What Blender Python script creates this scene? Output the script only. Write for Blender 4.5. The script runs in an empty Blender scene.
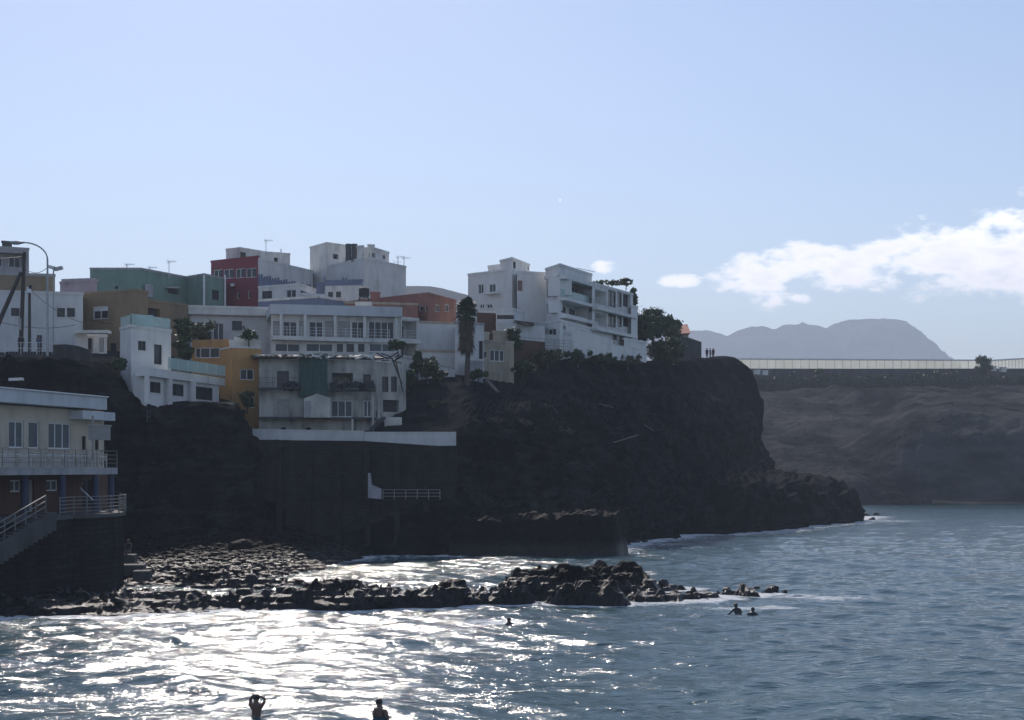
import bpy, math, random
import numpy as np
from mathutils import Vector, Matrix
random.seed(7); rng = np.random.default_rng(11)
F = 1487.0; HY = 468.0; CZ = 7.5
SC = bpy.context.scene; COL = SC.collection
R = math.radians

def P(px, py, D): return Vector(((px-512)*D/F, D, CZ+(HY-py)*D/F))
def GX(px, D): return ((px-512)*D/F, D)
def ZY(py, D): return CZ+(HY-py)*D/F

# ---------------------------------------------------------------- noise
def _h(i, j, k):
    n = (i*374761393 + j*668265263 + k*2147483647*3 + 1013904223) & 0xffffffff
    n = ((n ^ (n >> 13))*1274126177) & 0xffffffff
    n = ((n ^ (n >> 16))*2246822519) & 0xffffffff
    return ((n ^ (n >> 15)) & 0xffffff)/float(0xffffff)
def vn(x, y, z):
    x = np.asarray(x, float); y = np.asarray(y, float)+0*x; z = np.asarray(z, float)+0*x
    i, j, k = np.floor(x).astype(np.int64), np.floor(y).astype(np.int64), np.floor(z).astype(np.int64)
    f, g, h = x-i, y-j, z-k
    f, g, h = f*f*(3-2*f), g*g*(3-2*g), h*h*(3-2*h)
    o = 0
    for a in (0, 1):
        for b in (0, 1):
            for c in (0, 1):
                o = o + _h(i+a, j+b, k+c)*(f if a else 1-f)*(g if b else 1-g)*(h if c else 1-h)
    return o*2-1
def fbm(x, y, z, n=4, ridge=False):
    s = 0; a = 1; t = 0
    for q in range(n):
        v = vn(x*2**q+q*17.3, y*2**q+q*5.1, z*2**q-q*9.7)
        if ridge: v = 1-2*abs(v)
        s = s + a*v; t += a; a *= .5
    return s/t
def boulders(x, y, size, seed, lo=.3, hi=1.0, keep=1.0):
    """union of rounded, flattened rock lumps on a jittered grid"""
    u, v = x/size, y/size
    i, j = np.floor(u).astype(np.int64), np.floor(v).astype(np.int64)
    out = np.zeros_like(u)
    for a in (-1, 0, 1):
        for b in (-1, 0, 1):
            ii, jj = i+a, j+b
            cx = ii+.15+.7*_h(ii, jj, ii*0+seed); cy = jj+.15+.7*_h(ii, jj, ii*0+seed+7)
            rr = lo+(hi-lo)*_h(ii, jj, ii*0+seed+13)
            k = (_h(ii, jj, ii*0+seed+29) < keep)
            th = 6.28*_h(ii, jj, ii*0+seed+31); dx, dy = u-cx, v-cy
            ex = dx*np.cos(th)+dy*np.sin(th); ey = (-dx*np.sin(th)+dy*np.cos(th))*1.5
            d = np.abs(ex)**2.6+np.abs(ey)**2.6
            out = np.maximum(out, k*rr*(.75+.5*_h(ii, jj, ii*0+seed+41)*(ex+ey))*np.clip(1-d/(rr*.75)**2.6, 0, 1)**.38)
    return out*size

# ---------------------------------------------------------------- materials
MAT = {}
def nt(name):
    m = bpy.data.materials.new(name); m.use_nodes = True
    n = m.node_tree; b = n.nodes['Principled BSDF']; return m, n, b
def L(n, a, b): n.links.new(a, b)
def noise(n, scale, detail=4, coord='Object', stretch=None, rough=.55):
    tc = n.nodes.new('ShaderNodeTexCoord'); t = n.nodes.new('ShaderNodeTexNoise')
    t.inputs['Scale'].default_value = scale; t.inputs['Detail'].default_value = detail; t.inputs['Roughness'].default_value = rough
    s = tc.outputs[coord]
    if stretch:
        mp = n.nodes.new('ShaderNodeMapping'); mp.inputs['Scale'].default_value = stretch; L(n, s, mp.inputs[0]); s = mp.outputs[0]
    L(n, s, t.inputs['Vector']); return t.outputs['Fac']
def ramp(n, fac, stops):
    r = n.nodes.new('ShaderNodeValToRGB'); L(n, fac, r.inputs[0]); e = r.color_ramp.elements
    while len(e) < len(stops): e.new(.5)
    for q, (p, c) in zip(e, stops): q.position = p; q.color = (*c, 1)
    return r.outputs[0]
def bump(n, b, fac, strength, dist):
    u = n.nodes.new('ShaderNodeBump'); u.inputs['Strength'].default_value = strength; u.inputs['Distance'].default_value = dist
    L(n, fac, u.inputs['Height']); L(n, u.outputs[0], b.inputs['Normal'])
def flat(name, c, rough=.6, metal=0, spec=.5):
    m, n, b = nt(name); 
    f = noise(n, 3, 3); k = lambda s: tuple(min(1, v*s) for v in c)
    L(n, ramp(n, f, [(.3, k(.85)), (.7, k(1.1))]), b.inputs['Base Color'])
    b.inputs['Roughness'].default_value = rough; b.inputs['Metallic'].default_value = metal; b.inputs['Specular IOR Level'].default_value = spec
    MAT[name] = m; return m
def plaster(name, c, dirt=.25, rough=.85):
    """painted render with blotches, vertical run-off streaks and fine grain"""
    m, n, b = nt(name)
    big = noise(n, .35, 5); st = noise(n, 1.6, 4, stretch=(.8, .8, .22)); fine = noise(n, 9, 3)
    a = n.nodes.new('ShaderNodeMath'); a.operation = 'MULTIPLY'; L(n, big, a.inputs[0]); L(n, st, a.inputs[1])
    k = lambda s, g=0: tuple(min(1, v*s*(1-g)+g*.3) for v in c)
    col = ramp(n, a.outputs[0], [(.10, k(1-dirt*1.6, .12)), (.19, k(1-dirt*.6)), (.30, k(1.0)), (.45, k(1.04))])
    L(n, col, b.inputs['Base Color']); b.inputs['Roughness'].default_value = rough; b.inputs['Specular IOR Level'].default_value = .25
    bump(n, b, fine, .25, .03); MAT[name] = m; return m
plaster('white', (.68, .67, .63)); plaster('white_clean', (.72, .71, .68), .14); plaster('white_blue', (.64, .64, .62), .2)
plaster('cream', (.56, .49, .39), .25); plaster('grey_wall', (.38, .38, .39), .3); plaster('green_wall', (.19, .30, .25), .2)
plaster('ochre', (.30, .22, .14), .25); plaster('orange', (.50, .28, .11), .2); plaster('red_wall', (.27, .055, .075), .18)
plaster('blue_paint', (.17, .21, .30), .2); plaster('terracotta', (.30, .15, .12), .3); plaster('tan', (.42, .36, .28), .35)
plaster('dirty_white', (.50, .49, .44), .5); plaster('pink_wall', (.50, .40, .42), .25); plaster('brick_brown', (.13, .075, .055), .3)
plaster('concrete', (.10, .10, .10), .35); plaster('dark_wall', (.085, .082, .08), .5); plaster('fascia_blue', (.56, .58, .60), .15)
plaster('arch_white', (.62, .60, .54), .4)
flat('frame_white', (.72, .72, .72), .4); flat('frame_dark', (.05, .045, .04), .5); flat('shutter', (.36, .35, .34), .6); flat('shutter_brown', (.22, .13, .10), .6)
flat('steel', (.42, .43, .44), .4, .6); flat('rail_dark', (.05, .06, .08), .5); flat('rail_grey', (.17, .17, .165), .6); flat('wood_pole', (.06, .05, .045), .8); flat('lamp_grey', (.32, .33, .34), .4, .4)
flat('door_white', (.7, .7, .68), .5); flat('blue_column', (.03, .045, .10), .6); flat('inside', (.045, .045, .05), .9); flat('curtain', (.12, .14, .145), .9)
flat('net', (.05, .10, .085), .9); flat('tile_dark', (.07, .05, .04), .8); flat('tarp_white', (.75, .75, .72), .6); flat('red_tile', (.33, .09, .06), .8)
flat('skin', (.15, .085, .06), .55); flat('hair', (.012, .01, .01), .6); flat('cloth_dark', (.02, .022, .03), .85); flat('cloth_blue', (.05, .08, .16), .85)
flat('cloth_white', (.6, .6, .6), .85); flat('wire', (.02, .02, .02), .7); flat('trunk', (.09, .07, .055), .9); flat('wet', (.015, .015, .018), .25)
flat('tarp_dark', (.03, .035, .04), .8); flat('plank', (.11, .10, .085), .8)
def mk_glass(name, c, rough, alpha=1.0):
    m, n, b = nt(name); b.inputs['Base Color'].default_value = (*c, 1); b.inputs['Roughness'].default_value = rough
    b.inputs['Specular IOR Level'].default_value = .35; b.inputs['Alpha'].default_value = alpha; MAT[name] = m
mk_glass('glass', (.03, .035, .045), .2); mk_glass('glass_rail', (.45, .62, .60), .25, .62)
def mk_screen():
    m, n, b = nt('crop_net'); tr = n.nodes.new('ShaderNodeBsdfTranslucent'); mx = n.nodes.new('ShaderNodeMixShader')
    f = noise(n, .5, 4, stretch=(1, 1, .25)); c = ramp(n, f, [(.3, (.72, .72, .58)), (.7, (.88, .88, .78))])
    L(n, c, b.inputs['Base Color']); L(n, c, tr.inputs[0]); b.inputs['Roughness'].default_value = .8
    mx.inputs[0].default_value = .6; L(n, b.outputs[0], mx.inputs[1]); L(n, tr.outputs[0], mx.inputs[2])
    t2 = n.nodes.new('ShaderNodeBsdfTransparent'); m3 = n.nodes.new('ShaderNodeMixShader'); m3.inputs[0].default_value = .45; L(n, mx.outputs[0], m3.inputs[1]); L(n, t2.outputs[0], m3.inputs[2]); mx = m3
    L(n, mx.outputs[0], n.nodes['Material Output'].inputs[0]); MAT['crop_net'] = m
mk_screen()
def mk_leaf(name, c1, c2):
    m, n, b = nt(name); g = n.nodes.new('ShaderNodeNewGeometry')
    L(n, ramp(n, g.outputs['Random Per Island'], [(0, c1), (1, c2)]), b.inputs['Base Color'])
    b.inputs['Roughness'].default_value = .6; b.inputs['Specular IOR Level'].default_value = .3; MAT[name] = m
mk_leaf('leaf', (.025, .05, .02), (.07, .11, .045)); mk_leaf('leaf_olive', (.05, .065, .03), (.11, .12, .06)); mk_leaf('frond', (.03, .055, .025), (.075, .10, .045))
mk_leaf('frond_dead', (.07, .055, .035), (.13, .10, .065))
def mk_rock(name, stops, wet_h=None, sc=.25, rough=.85, bs=.7, bd=.25):
    m, n, b = nt(name)
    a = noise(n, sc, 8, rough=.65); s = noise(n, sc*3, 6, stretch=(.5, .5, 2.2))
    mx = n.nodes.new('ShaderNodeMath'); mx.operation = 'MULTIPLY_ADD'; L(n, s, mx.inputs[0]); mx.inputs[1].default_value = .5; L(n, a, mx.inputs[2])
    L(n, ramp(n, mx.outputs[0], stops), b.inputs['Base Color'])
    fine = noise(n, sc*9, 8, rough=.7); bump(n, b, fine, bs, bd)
    if name == 'cliff_rock':      # level ledges painted paler, their sunlit highlight put into the colour
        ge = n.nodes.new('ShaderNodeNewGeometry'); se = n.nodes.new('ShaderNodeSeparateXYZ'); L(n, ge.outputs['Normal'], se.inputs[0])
        lit_ = n.nodes.new('ShaderNodeMapRange'); L(n, se.outputs[2], lit_.inputs[0]); lit_.inputs[1].default_value = .84; lit_.inputs[2].default_value = .97; lit_.inputs[4].default_value = .75
        mc = n.nodes.new('ShaderNodeMix'); mc.data_type = 'RGBA'; L(n, lit_.outputs[0], mc.inputs[0]); src = b.inputs['Base Color'].links[0].from_socket
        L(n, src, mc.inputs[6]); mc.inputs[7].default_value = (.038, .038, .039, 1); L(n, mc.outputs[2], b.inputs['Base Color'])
    b.inputs['Roughness'].default_value = rough; b.inputs['Specular IOR Level'].default_value = 0
    if wet_h is not None:
        g = n.nodes.new('ShaderNodeNewGeometry'); sp = n.nodes.new('ShaderNodeSeparateXYZ'); L(n, g.outputs['Position'], sp.inputs[0])
        ad = n.nodes.new('ShaderNodeMath'); ad.operation = 'MULTIPLY_ADD'; L(n, fine, ad.inputs[0]); ad.inputs[1].default_value = -1.6; L(n, sp.outputs[2], ad.inputs[2])
        mr = n.nodes.new('ShaderNodeMapRange'); L(n, ad.outputs[0], mr.inputs[0])
        mr.inputs[1].default_value = wet_h-1.1; mr.inputs[2].default_value = wet_h-.3; mr.inputs[3].default_value = .27; mr.inputs[4].default_value = rough
        L(n, mr.outputs[0], b.inputs['Roughness'])
        mr2 = n.nodes.new('ShaderNodeMapRange'); L(n, ad.outputs[0], mr2.inputs[0])
        mr2.inputs[1].default_value = wet_h-1.1; mr2.inputs[2].default_value = wet_h-.3; mr2.inputs[3].default_value = .26; mr2.inputs[4].default_value = .02
        L(n, mr2.outputs[0], b.inputs['Specular IOR Level'])
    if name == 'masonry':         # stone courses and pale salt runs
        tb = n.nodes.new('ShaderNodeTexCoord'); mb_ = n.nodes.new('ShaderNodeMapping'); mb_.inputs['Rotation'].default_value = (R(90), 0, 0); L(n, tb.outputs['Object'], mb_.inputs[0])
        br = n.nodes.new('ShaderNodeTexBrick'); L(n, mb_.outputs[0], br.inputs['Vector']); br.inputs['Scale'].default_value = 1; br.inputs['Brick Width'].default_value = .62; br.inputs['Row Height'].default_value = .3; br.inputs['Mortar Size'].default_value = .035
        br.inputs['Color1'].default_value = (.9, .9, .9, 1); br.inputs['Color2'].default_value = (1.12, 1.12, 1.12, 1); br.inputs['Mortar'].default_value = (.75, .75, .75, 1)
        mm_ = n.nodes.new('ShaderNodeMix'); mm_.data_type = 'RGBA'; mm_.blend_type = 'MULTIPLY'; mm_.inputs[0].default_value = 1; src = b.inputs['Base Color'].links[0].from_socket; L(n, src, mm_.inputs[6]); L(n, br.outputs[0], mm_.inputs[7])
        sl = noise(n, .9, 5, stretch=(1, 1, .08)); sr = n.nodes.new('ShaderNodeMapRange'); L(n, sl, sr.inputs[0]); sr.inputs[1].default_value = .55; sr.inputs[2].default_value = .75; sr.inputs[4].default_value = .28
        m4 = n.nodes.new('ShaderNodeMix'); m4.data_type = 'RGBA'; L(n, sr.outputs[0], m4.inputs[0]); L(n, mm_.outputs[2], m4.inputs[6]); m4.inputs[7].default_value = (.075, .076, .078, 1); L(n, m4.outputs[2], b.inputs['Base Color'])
    MAT[name] = m
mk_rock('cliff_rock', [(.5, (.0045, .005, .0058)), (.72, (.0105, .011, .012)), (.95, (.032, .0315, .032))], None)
mk_rock('reef_rock', [(.5, (.005, .005, .0055)), (.95, (.017, .0168, .0165))], .95, .6, .6, .8, .12)
mk_rock('hill_soil', [(.5, (.013, .0138, .015)), (.66, (.030, .031, .0325)), (.86, (.085, .083, .081))], None, .05, .95, .9, 1.2)
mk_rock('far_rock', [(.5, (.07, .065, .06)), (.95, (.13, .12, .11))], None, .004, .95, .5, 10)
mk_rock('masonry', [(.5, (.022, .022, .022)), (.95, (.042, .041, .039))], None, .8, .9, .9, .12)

# ---------------------------------------------------------------- mesh collector
class MB:
    def __init__(s): s.v = []; s.f = []
    def add(s, vs, fs):
        o = len(s.v); s.v += [tuple(p) for p in vs]; s.f += [tuple(i+o for i in f) for f in fs]; return s
    def quad(s, *p): return s.add(p, [(0, 1, 2, 3)])
    def prism(s, poly, z0, z1):
        n = len(poly); vs = [(x, y, z0) for x, y in poly]+[(x, y, z1) for x, y in poly]
        return s.add(vs, [tuple(range(n-1, -1, -1)), tuple(range(n, 2*n))]+[(i, (i+1) % n, (i+1) % n+n, i+n) for i in range(n)])
    def box(s, c, sx, sy, sz, rz=0, tilt=None):
        m = Matrix.Rotation(rz, 4, 'Z')
        if tilt: m = m @ tilt
        vs = [Vector(c)+m @ Vector((a*sx/2, b*sy/2, d*sz/2)) for d in (-1, 1) for a, b in ((-1, -1), (1, -1), (1, 1), (-1, 1))]
        return s.add(vs, [(3, 2, 1, 0), (4, 5, 6, 7), (0, 1, 5, 4), (1, 2, 6, 5), (2, 3, 7, 6), (3, 0, 4, 7)])
    def bar(s, a, b, w, h=None):
        a, b = Vector(a), Vector(b); h = h or w; d = (b-a).normalized(); up = Vector((0, 0, 1)) if abs(d.z) < .95 else Vector((0, 1, 0))
        x = d.cross(up).normalized()*w/2; y = x.cross(d).normalized()*h/2
        vs = [q+i*x+j*y for q in (a, b) for i, j in ((-1, -1), (1, -1), (1, 1), (-1, 1))]
        return s.add(vs, [(3, 2, 1, 0), (4, 5, 6, 7), (0, 1, 5, 4), (1, 2, 6, 5), (2, 3, 7, 6), (3, 0, 4, 7)])
    def tube(s, pts, rad, n=8):
        pts = [Vector(p) for p in pts]; rad = rad if isinstance(rad, (list, tuple)) else [rad]*len(pts); vs = []
        for i, p in enumerate(pts):
            d = (pts[min(i+1, len(pts)-1)]-pts[max(i-1, 0)]).normalized(); up = Vector((0, 0, 1)) if abs(d.z) < .9 else Vector((0, 1, 0))
            x = d.cross(up).normalized(); y = x.cross(d)
            vs += [p+rad[i]*(math.cos(6.2832*k/n)*x+math.sin(6.2832*k/n)*y) for k in range(n)]
        m = len(pts); fs = [(i*n+k, i*n+(k+1) % n, (i+1)*n+(k+1) % n, (i+1)*n+k) for i in range(m-1) for k in range(n)]
        return s.add(vs, fs+[tuple(range(n-1, -1, -1)), tuple((m-1)*n+k for k in range(n))])

def root(name, loc, label, cat, group=None):
    o = bpy.data.objects.new(name, None); COL.objects.link(o); o.location = loc; o['label'] = label; o['category'] = cat
    o.empty_display_size = .3
    if group: o['group'] = group
    return o
def base_loc(o):
    l = Vector((0, 0, 0))
    while o: l += Vector(o.location); o = o.parent
    return l
def obj(name, mb, mat, parent=None, smooth=False, loc=None, label=None):
    v = np.array(mb.v, float) if isinstance(mb, MB) else mb[0]; f = mb.f if isinstance(mb, MB) else mb[1]
    off = base_loc(parent) if parent else Vector(loc if loc is not None else (0, 0, 0))
    me = bpy.data.meshes.new(name); me.from_pydata((v-np.array(off)).tolist(), [], f if isinstance(f, list) else f.tolist())
    me.materials.append(MAT[mat] if isinstance(mat, str) else mat)
    if smooth: me.polygons.foreach_set('use_smooth', [True]*len(me.polygons))
    o = bpy.data.objects.new(name, me); COL.objects.link(o); o.parent = parent
    if not parent: o.location = off
    if label: o['label'] = label
    return o
def tag(o, label, cat, group=None):
    o['label'] = label; o['category'] = cat
    if group: o['group'] = group
    return o
def structure(o): o['kind'] = 'structure'; return o
def grid(Xs, Ys, Z):
    """height field arrays (ny,nx) -> verts, faces"""
    ny, nx = Xs.shape; v = np.stack([Xs, Ys, Z], -1).reshape(-1, 3)
    i = np.arange(nx*ny).reshape(ny, nx); f = np.stack([i[:-1, :-1], i[:-1, 1:], i[1:, 1:], i[1:, :-1]], -1).reshape(-1, 4)
    return v, f
def copy_tree(r, loc, label, rz=0, scale=None, group=None):
    c = r.copy(); COL.objects.link(c); c.location = loc; c.rotation_euler = (0, 0, rz); c['label'] = label
    if scale: c.scale = (scale,)*3
    if group: c['group'] = group
    for ch in list(r.children):
        d = ch.copy(); COL.objects.link(d); d.parent = c
        for g in list(ch.children):
            e = g.copy(); COL.objects.link(e); e.parent = d
    return c

# ---------------------------------------------------------------- buildings
class Bld:
    """a house: plan vertices are (pixel column, distance) of the sides the photo shows"""
    def __init__(s, name, label, x, D, z0, cat='building', group=None):
        gx = GX(x, D); s.r = root(name, (gx[0], gx[1], z0), label, cat, group); s.z0 = z0
    def hit(s, A, B, px, py):
        A = Vector((*A, 0)); B = Vector((*B, 0)); d = (B-A).normalized(); n = Vector((-d.y, d.x, 0)); ray = Vector(((px-512)/F, 1, 0))
        t = A.dot(n)/ray.dot(n); return (ray*t-A).dot(d), ZY(py, t)
    def vol(s, part, plan, ytop, z0, mat, wins=(), depth=8, back=None, coping='same', cop_h=.22, ztop=None, perp=False):
        pts = [Vector(GX(*p)) for p in plan]; z1 = ztop if ztop is not None else ZY(ytop, plan[0][1]); mb = MB(); n = len(pts)
        if back is None:
            if n == 3: bk = [pts[2]+(pts[0]-pts[1])]
            else:
                d = (pts[-1]-pts[0]).normalized(); o = Vector((-d.y, d.x))*depth; bk = [pts[-1]+o, pts[0]+o] if perp else [pts[-1]*(1+depth/pts[-1].length), pts[0]*(1+depth/pts[0].length)]
        else: bk = [Vector(b) for b in back]
        ring = pts+bk
        for i in range(n-1):
            s.side(mb, pts[i], pts[i+1], z0, z1, [w for w in wins if w[0] == i], mat)
        m = len(ring)
        for i in range(n-1, m):
            a, b = ring[i], ring[(i+1) % m]; mb.quad((*a, z0), (*b, z0), (*b, z1), (*a, z1))
        mb.add([(*p, z1) for p in ring], [tuple(range(m))])
        w = obj(part, mb, mat, s.r)
        if coping:
            cb = MB()
            for i in range(n-1):
                a, b = pts[i], pts[i+1]; d = (b-a).normalized(); o = Vector((d.y, -d.x))*.06
                e = d*.05; cb.prism([a+o-e, b+o+e, b-o*4+e, a-o*4-e], z1-cop_h, z1+.05)
            obj('coping', cb, mat if coping == 'same' else coping, s.r)
        s.last = (pts, z0, z1); return w
    def side(s, mb, A, B, z0, z1, wins, mat):
        d = (B-A).normalized(); ln = (B-A).length; nrm = Vector((d.y, -d.x)); H = []
        for w in wins:
            u0, v1 = s.hit(A, B, w[1], w[2]); u1, v0 = s.hit(A, B, w[3], w[4]); v0 = s.hit(A, B, (w[1]+w[3])/2, w[4])[1]; v1 = s.hit(A, B, (w[1]+w[3])/2, w[2])[1]
            u0, u1 = max(.05, u0), min(ln-.05, u1); v0, v1 = max(z0+.02, v0), min(z1-.3, v1)
            if u1-u0 > .1 and v1-v0 > .1: H.append((u0, u1, v0, v1, w[5]))
        us = sorted({0, ln, *[h[0] for h in H], *[h[1] for h in H]}); vs = sorted({z0, z1, *[h[2] for h in H], *[h[3] for h in H]})
        pt = lambda u, z, k=0: (A.x+d.x*u-nrm.x*k, A.y+d.y*u-nrm.y*k, z)
        for i in range(len(us)-1):
            for j in range(len(vs)-1):
                uc, vc = (us[i]+us[i+1])/2, (vs[j]+vs[j+1])/2
                if any(h[0] < uc < h[1] and h[2] < vc < h[3] for h in H): continue
                mb.quad(pt(us[i], vs[j]), pt(us[i+1], vs[j]), pt(us[i+1], vs[j+1]), pt(us[i], vs[j+1]))
        for u0, u1, v0, v1, st in H:
            dp = {'o': 1.6, 'oo': 2.4, 'v': .5}.get(st[0], .22) if st else .22
            mb.quad(pt(u0, v0), pt(u0, v1), pt(u0, v1, dp), pt(u0, v0, dp)); mb.quad(pt(u1, v0), pt(u1, v0, dp), pt(u1, v1, dp), pt(u1, v1))
            mb.quad(pt(u0, v0), pt(u0, v0, dp), pt(u1, v0, dp), pt(u1, v0)); mb.quad(pt(u0, v1), pt(u1, v1), pt(u1, v1, dp), pt(u0, v1, dp))
            kind, nm = (st[0], st[1]) if isinstance(st, tuple) else (st, 2)
            bar = lambda q, a, b, c, e, k0, k1: q.add([pt(a, c, k0), pt(b, c, k0), pt(b, e, k0), pt(a, e, k0), pt(a, c, k1), pt(b, c, k1), pt(b, e, k1), pt(a, e, k1)],
                  [(0, 1, 2, 3), (7, 6, 5, 4), (0, 4, 5, 1), (1, 5, 6, 2), (2, 6, 7, 3), (3, 7, 4, 0)])
            if kind == 'o' or kind == 'oo':
                mb.quad(pt(u0, v0, dp), pt(u1, v0, dp), pt(u1, v1, dp), pt(u0, v1, dp))
                for q in range(nm):
                    a = u0+(u1-u0)*(q+.18)/nm; b = u0+(u1-u0)*(q+.82)/nm; c = v0+.05; e = v0+(v1-v0)*.8; fr = MB(); t = .06
                    for bb in ((a, b, e-t, e), (a, b, c, c+t), (a, a+t, c+t, e-t), (b-t, b, c+t, e-t), ((a+b)/2-t/2, (a+b)/2+t/2, c+t, e-t)): bar(fr, *bb, dp-.07, dp-.005)
                    fo = obj('balcony_door', fr, 'frame_white', s.r); pn = MB(); bar(pn, a+t, b-t, c+t, e-t, dp-.035, dp-.02); obj('pane', pn, 'glass', fo)
                rb = MB(); 
                if v1-v0 > 1.8:
                    for zz in (v0+.95, v0+.5): bar(rb, u0+.02, u1-.02, zz-.02, zz+.02, .08, .12)
                    k = max(2, int((u1-u0)/.35))
                    for q in range(k+1): uu = u0+.05+(u1-u0-.1)*q/k; bar(rb, uu-.012, uu+.012, v0+.005, v0+.93, .09, .11)
                    obj('railing', rb, 'rail_dark', s.r)
            elif kind == 'sh':
                q = MB(); bar(q, u0, u1, v0, v1, .12, .21); 
                for k in range(int((v1-v0)/.16)): bar(q, u0+.03, u1-.03, v0+.03+k*.16, v0+.09+k*.16, .10, .119)
                obj('shutter', q, 'shutter', s.r)
            elif kind == 'br':
                q = MB(); bar(q, u0, u1, v0, v1, .10, .2); obj('shutter', q, 'shutter_brown', s.r)
            elif kind == 'v':
                q = MB(); bar(q, u0, u1, v0, v1, .4, .49); obj('opening', q, 'inside', s.r)
            elif kind == 'door':
                q = MB(); bar(q, u0, u1, v0, v1, .12, .2); dr = obj('door', q, 'door_white', s.r); h = MB(); bar(h, u0+.08, u0+.14, (v0+v1)/2-.08, (v0+v1)/2+.08, .08, .118); obj('handle', h, 'steel', dr)
            else:
                t = min(.08, (u1-u0)*.12); fr = MB(); fm = 'frame_dark' if kind == 'd' else 'frame_white'
                for bb in ((u0, u1, v1-t, v1), (u0, u1, v0, v0+t), (u0, u0+t, v0+t, v1-t), (u1-t, u1, v0+t, v1-t)): bar(fr, *bb, .08, .215)
                for q in range(1, nm): uu = u0+(u1-u0)*q/nm; bar(fr, uu-t/2, uu+t/2, v0+t, v1-t, .09, .2)
                fo = obj('window', fr, fm, s.r); pn = MB(); bar(pn, u0+t, u1-t, v0+t, v1-t, .15, .17); obj('pane', pn, 'glass', fo)
                bk = MB(); bar(bk, u0+t, u1-t, v0+t, v1-t, .205, .215)
                if kind == 'c':
                    cb = MB(); bar(cb, u0+t, u1-t, v0+t, v1-t, .12, .14); obj('curtain', cb, 'curtain', fo)
                if kind == 'wb':
                    cb = MB(); bar(cb, u0+t, u1-t, v0+(v1-v0)*.62, v1-t, .11, .14); obj('roller_blind', cb, 'frame_white', fo)
                if v1-v0 < 1.7 and (u1-u0) > .6:
                    sb = MB(); bar(sb, u0-.06, u1+.06, v0-.09, v0-.003, -.06, .05); obj('sill', sb, mat, fo)
    def slab(s, part, a, b, z0, z1, out, mat, inn=.3):
        A, B = Vector(GX(*a)), Vector(GX(*b)); d = (B-A).normalized(); o = Vector((d.y, -d.x)); m = MB()
        m.prism([A+o*out, B+o*out, B-o*inn, A-o*inn], z0, z1); return obj(part, m, mat, s.r)
    def part(s, name, mb, mat, label=None, smooth=False): return obj(name, mb, mat, s.r, smooth, label=label)

def rail_mb(A, B, z, h=1.0, posts=1.2, rails=3, bal=None, w=.04):
    A, B = Vector(A), Vector(B); ln = (B-A).length; m = MB(); k = max(1, round(ln/posts))
    for q in range(k+1):
        p = A+(B-A)*q/k; m.bar((p.x, p.y, z), (p.x, p.y, z+h), w)
    for q in range(rails):
        zz = z+h*(q+1)/rails; m.bar((A.x, A.y, zz), (B.x, B.y, zz), w*.8)
    if bal:
        for q in range(int(ln/bal)): p = A+(B-A)*(q+.5)*bal/ln; m.bar((p.x, p.y, z+.05), (p.x, p.y, z+h), w*.4)
    return m
# ---------------------------------------------------------------- camera, light, sky
SUN_AZ, SUN_EL = R(-11.5), R(38)
cam = bpy.data.cameras.new('camera'); co = bpy.data.objects.new('camera', cam); COL.objects.link(co)
co.location = (0, 0, CZ); co.rotation_euler = (R(90), 0, 0); cam.sensor_width = 36; cam.lens = 36*F/1024; cam.shift_y = (HY-360)/1024
cam.clip_start = .5; cam.clip_end = 20000; SC.camera = co
sd = bpy.data.lights.new('sun', 'SUN'); so = bpy.data.objects.new('sun', sd); COL.objects.link(so)
sv = Vector((math.sin(SUN_AZ)*math.cos(SUN_EL), math.cos(SUN_AZ)*math.cos(SUN_EL), math.sin(SUN_EL)))
so.rotation_euler = sv.to_track_quat('Z', 'Y').to_euler(); so.location = sv*100; sd.energy = 3.6; sd.angle = R(.55); sd.color = (.98, .97, .90)
W = bpy.data.worlds.new('World'); SC.world = W; W.use_nodes = True; wn = W.node_tree; bg = wn.nodes['Background']; wo = wn.nodes['World Output']
sky = wn.nodes.new('ShaderNodeTexSky'); sky.sky_type = 'NISHITA'; sky.sun_disc = False; sky.sun_elevation = SUN_EL; sky.sun_rotation = SUN_AZ
sky.air_density = 1.0; sky.dust_density = .3; sky.ozone_density = 3.2; sky.altitude = 10
wn.links.new(sky.outputs[0], bg.inputs[0]); bg.inputs[1].default_value = .11
# cloud band low in the sky: soft ellipses in view direction, broken up by noise
def wm(op, a, b=None, c=None):
    q = wn.nodes.new('ShaderNodeMath'); q.operation = op
    for i, s in enumerate((a, b, c)):
        if s is None: continue
        if isinstance(s, (int, float)): q.inputs[i].default_value = s
        else: wn.links.new(s, q.inputs[i])
    return q.outputs[0]
tc = wn.nodes.new('ShaderNodeTexCoord'); sx = wn.nodes.new('ShaderNodeSeparateXYZ'); wn.links.new(tc.outputs['Generated'], sx.inputs[0])
az = wm('ARCTAN2', sx.outputs[0], sx.outputs[1]); el = wm('ARCSINE', sx.outputs[2])
def wnoise(scale, det, st=(1, 1, 2.2), off=0):
    mp = wn.nodes.new('ShaderNodeMapping'); mp.inputs['Scale'].default_value = st; mp.inputs['Location'].default_value = (off, off*.3, off*.7); wn.links.new(tc.outputs['Generated'], mp.inputs[0])
    t = wn.nodes.new('ShaderNodeTexNoise'); t.inputs['Scale'].default_value = scale; t.inputs['Detail'].default_value = det; t.inputs['Roughness'].default_value = .62
    wn.links.new(mp.outputs[0], t.inputs['Vector']); return t.outputs['Fac']
n1 = wnoise(34, 10); n2 = wnoise(9, 5, off=3.1)
tot = None
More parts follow.
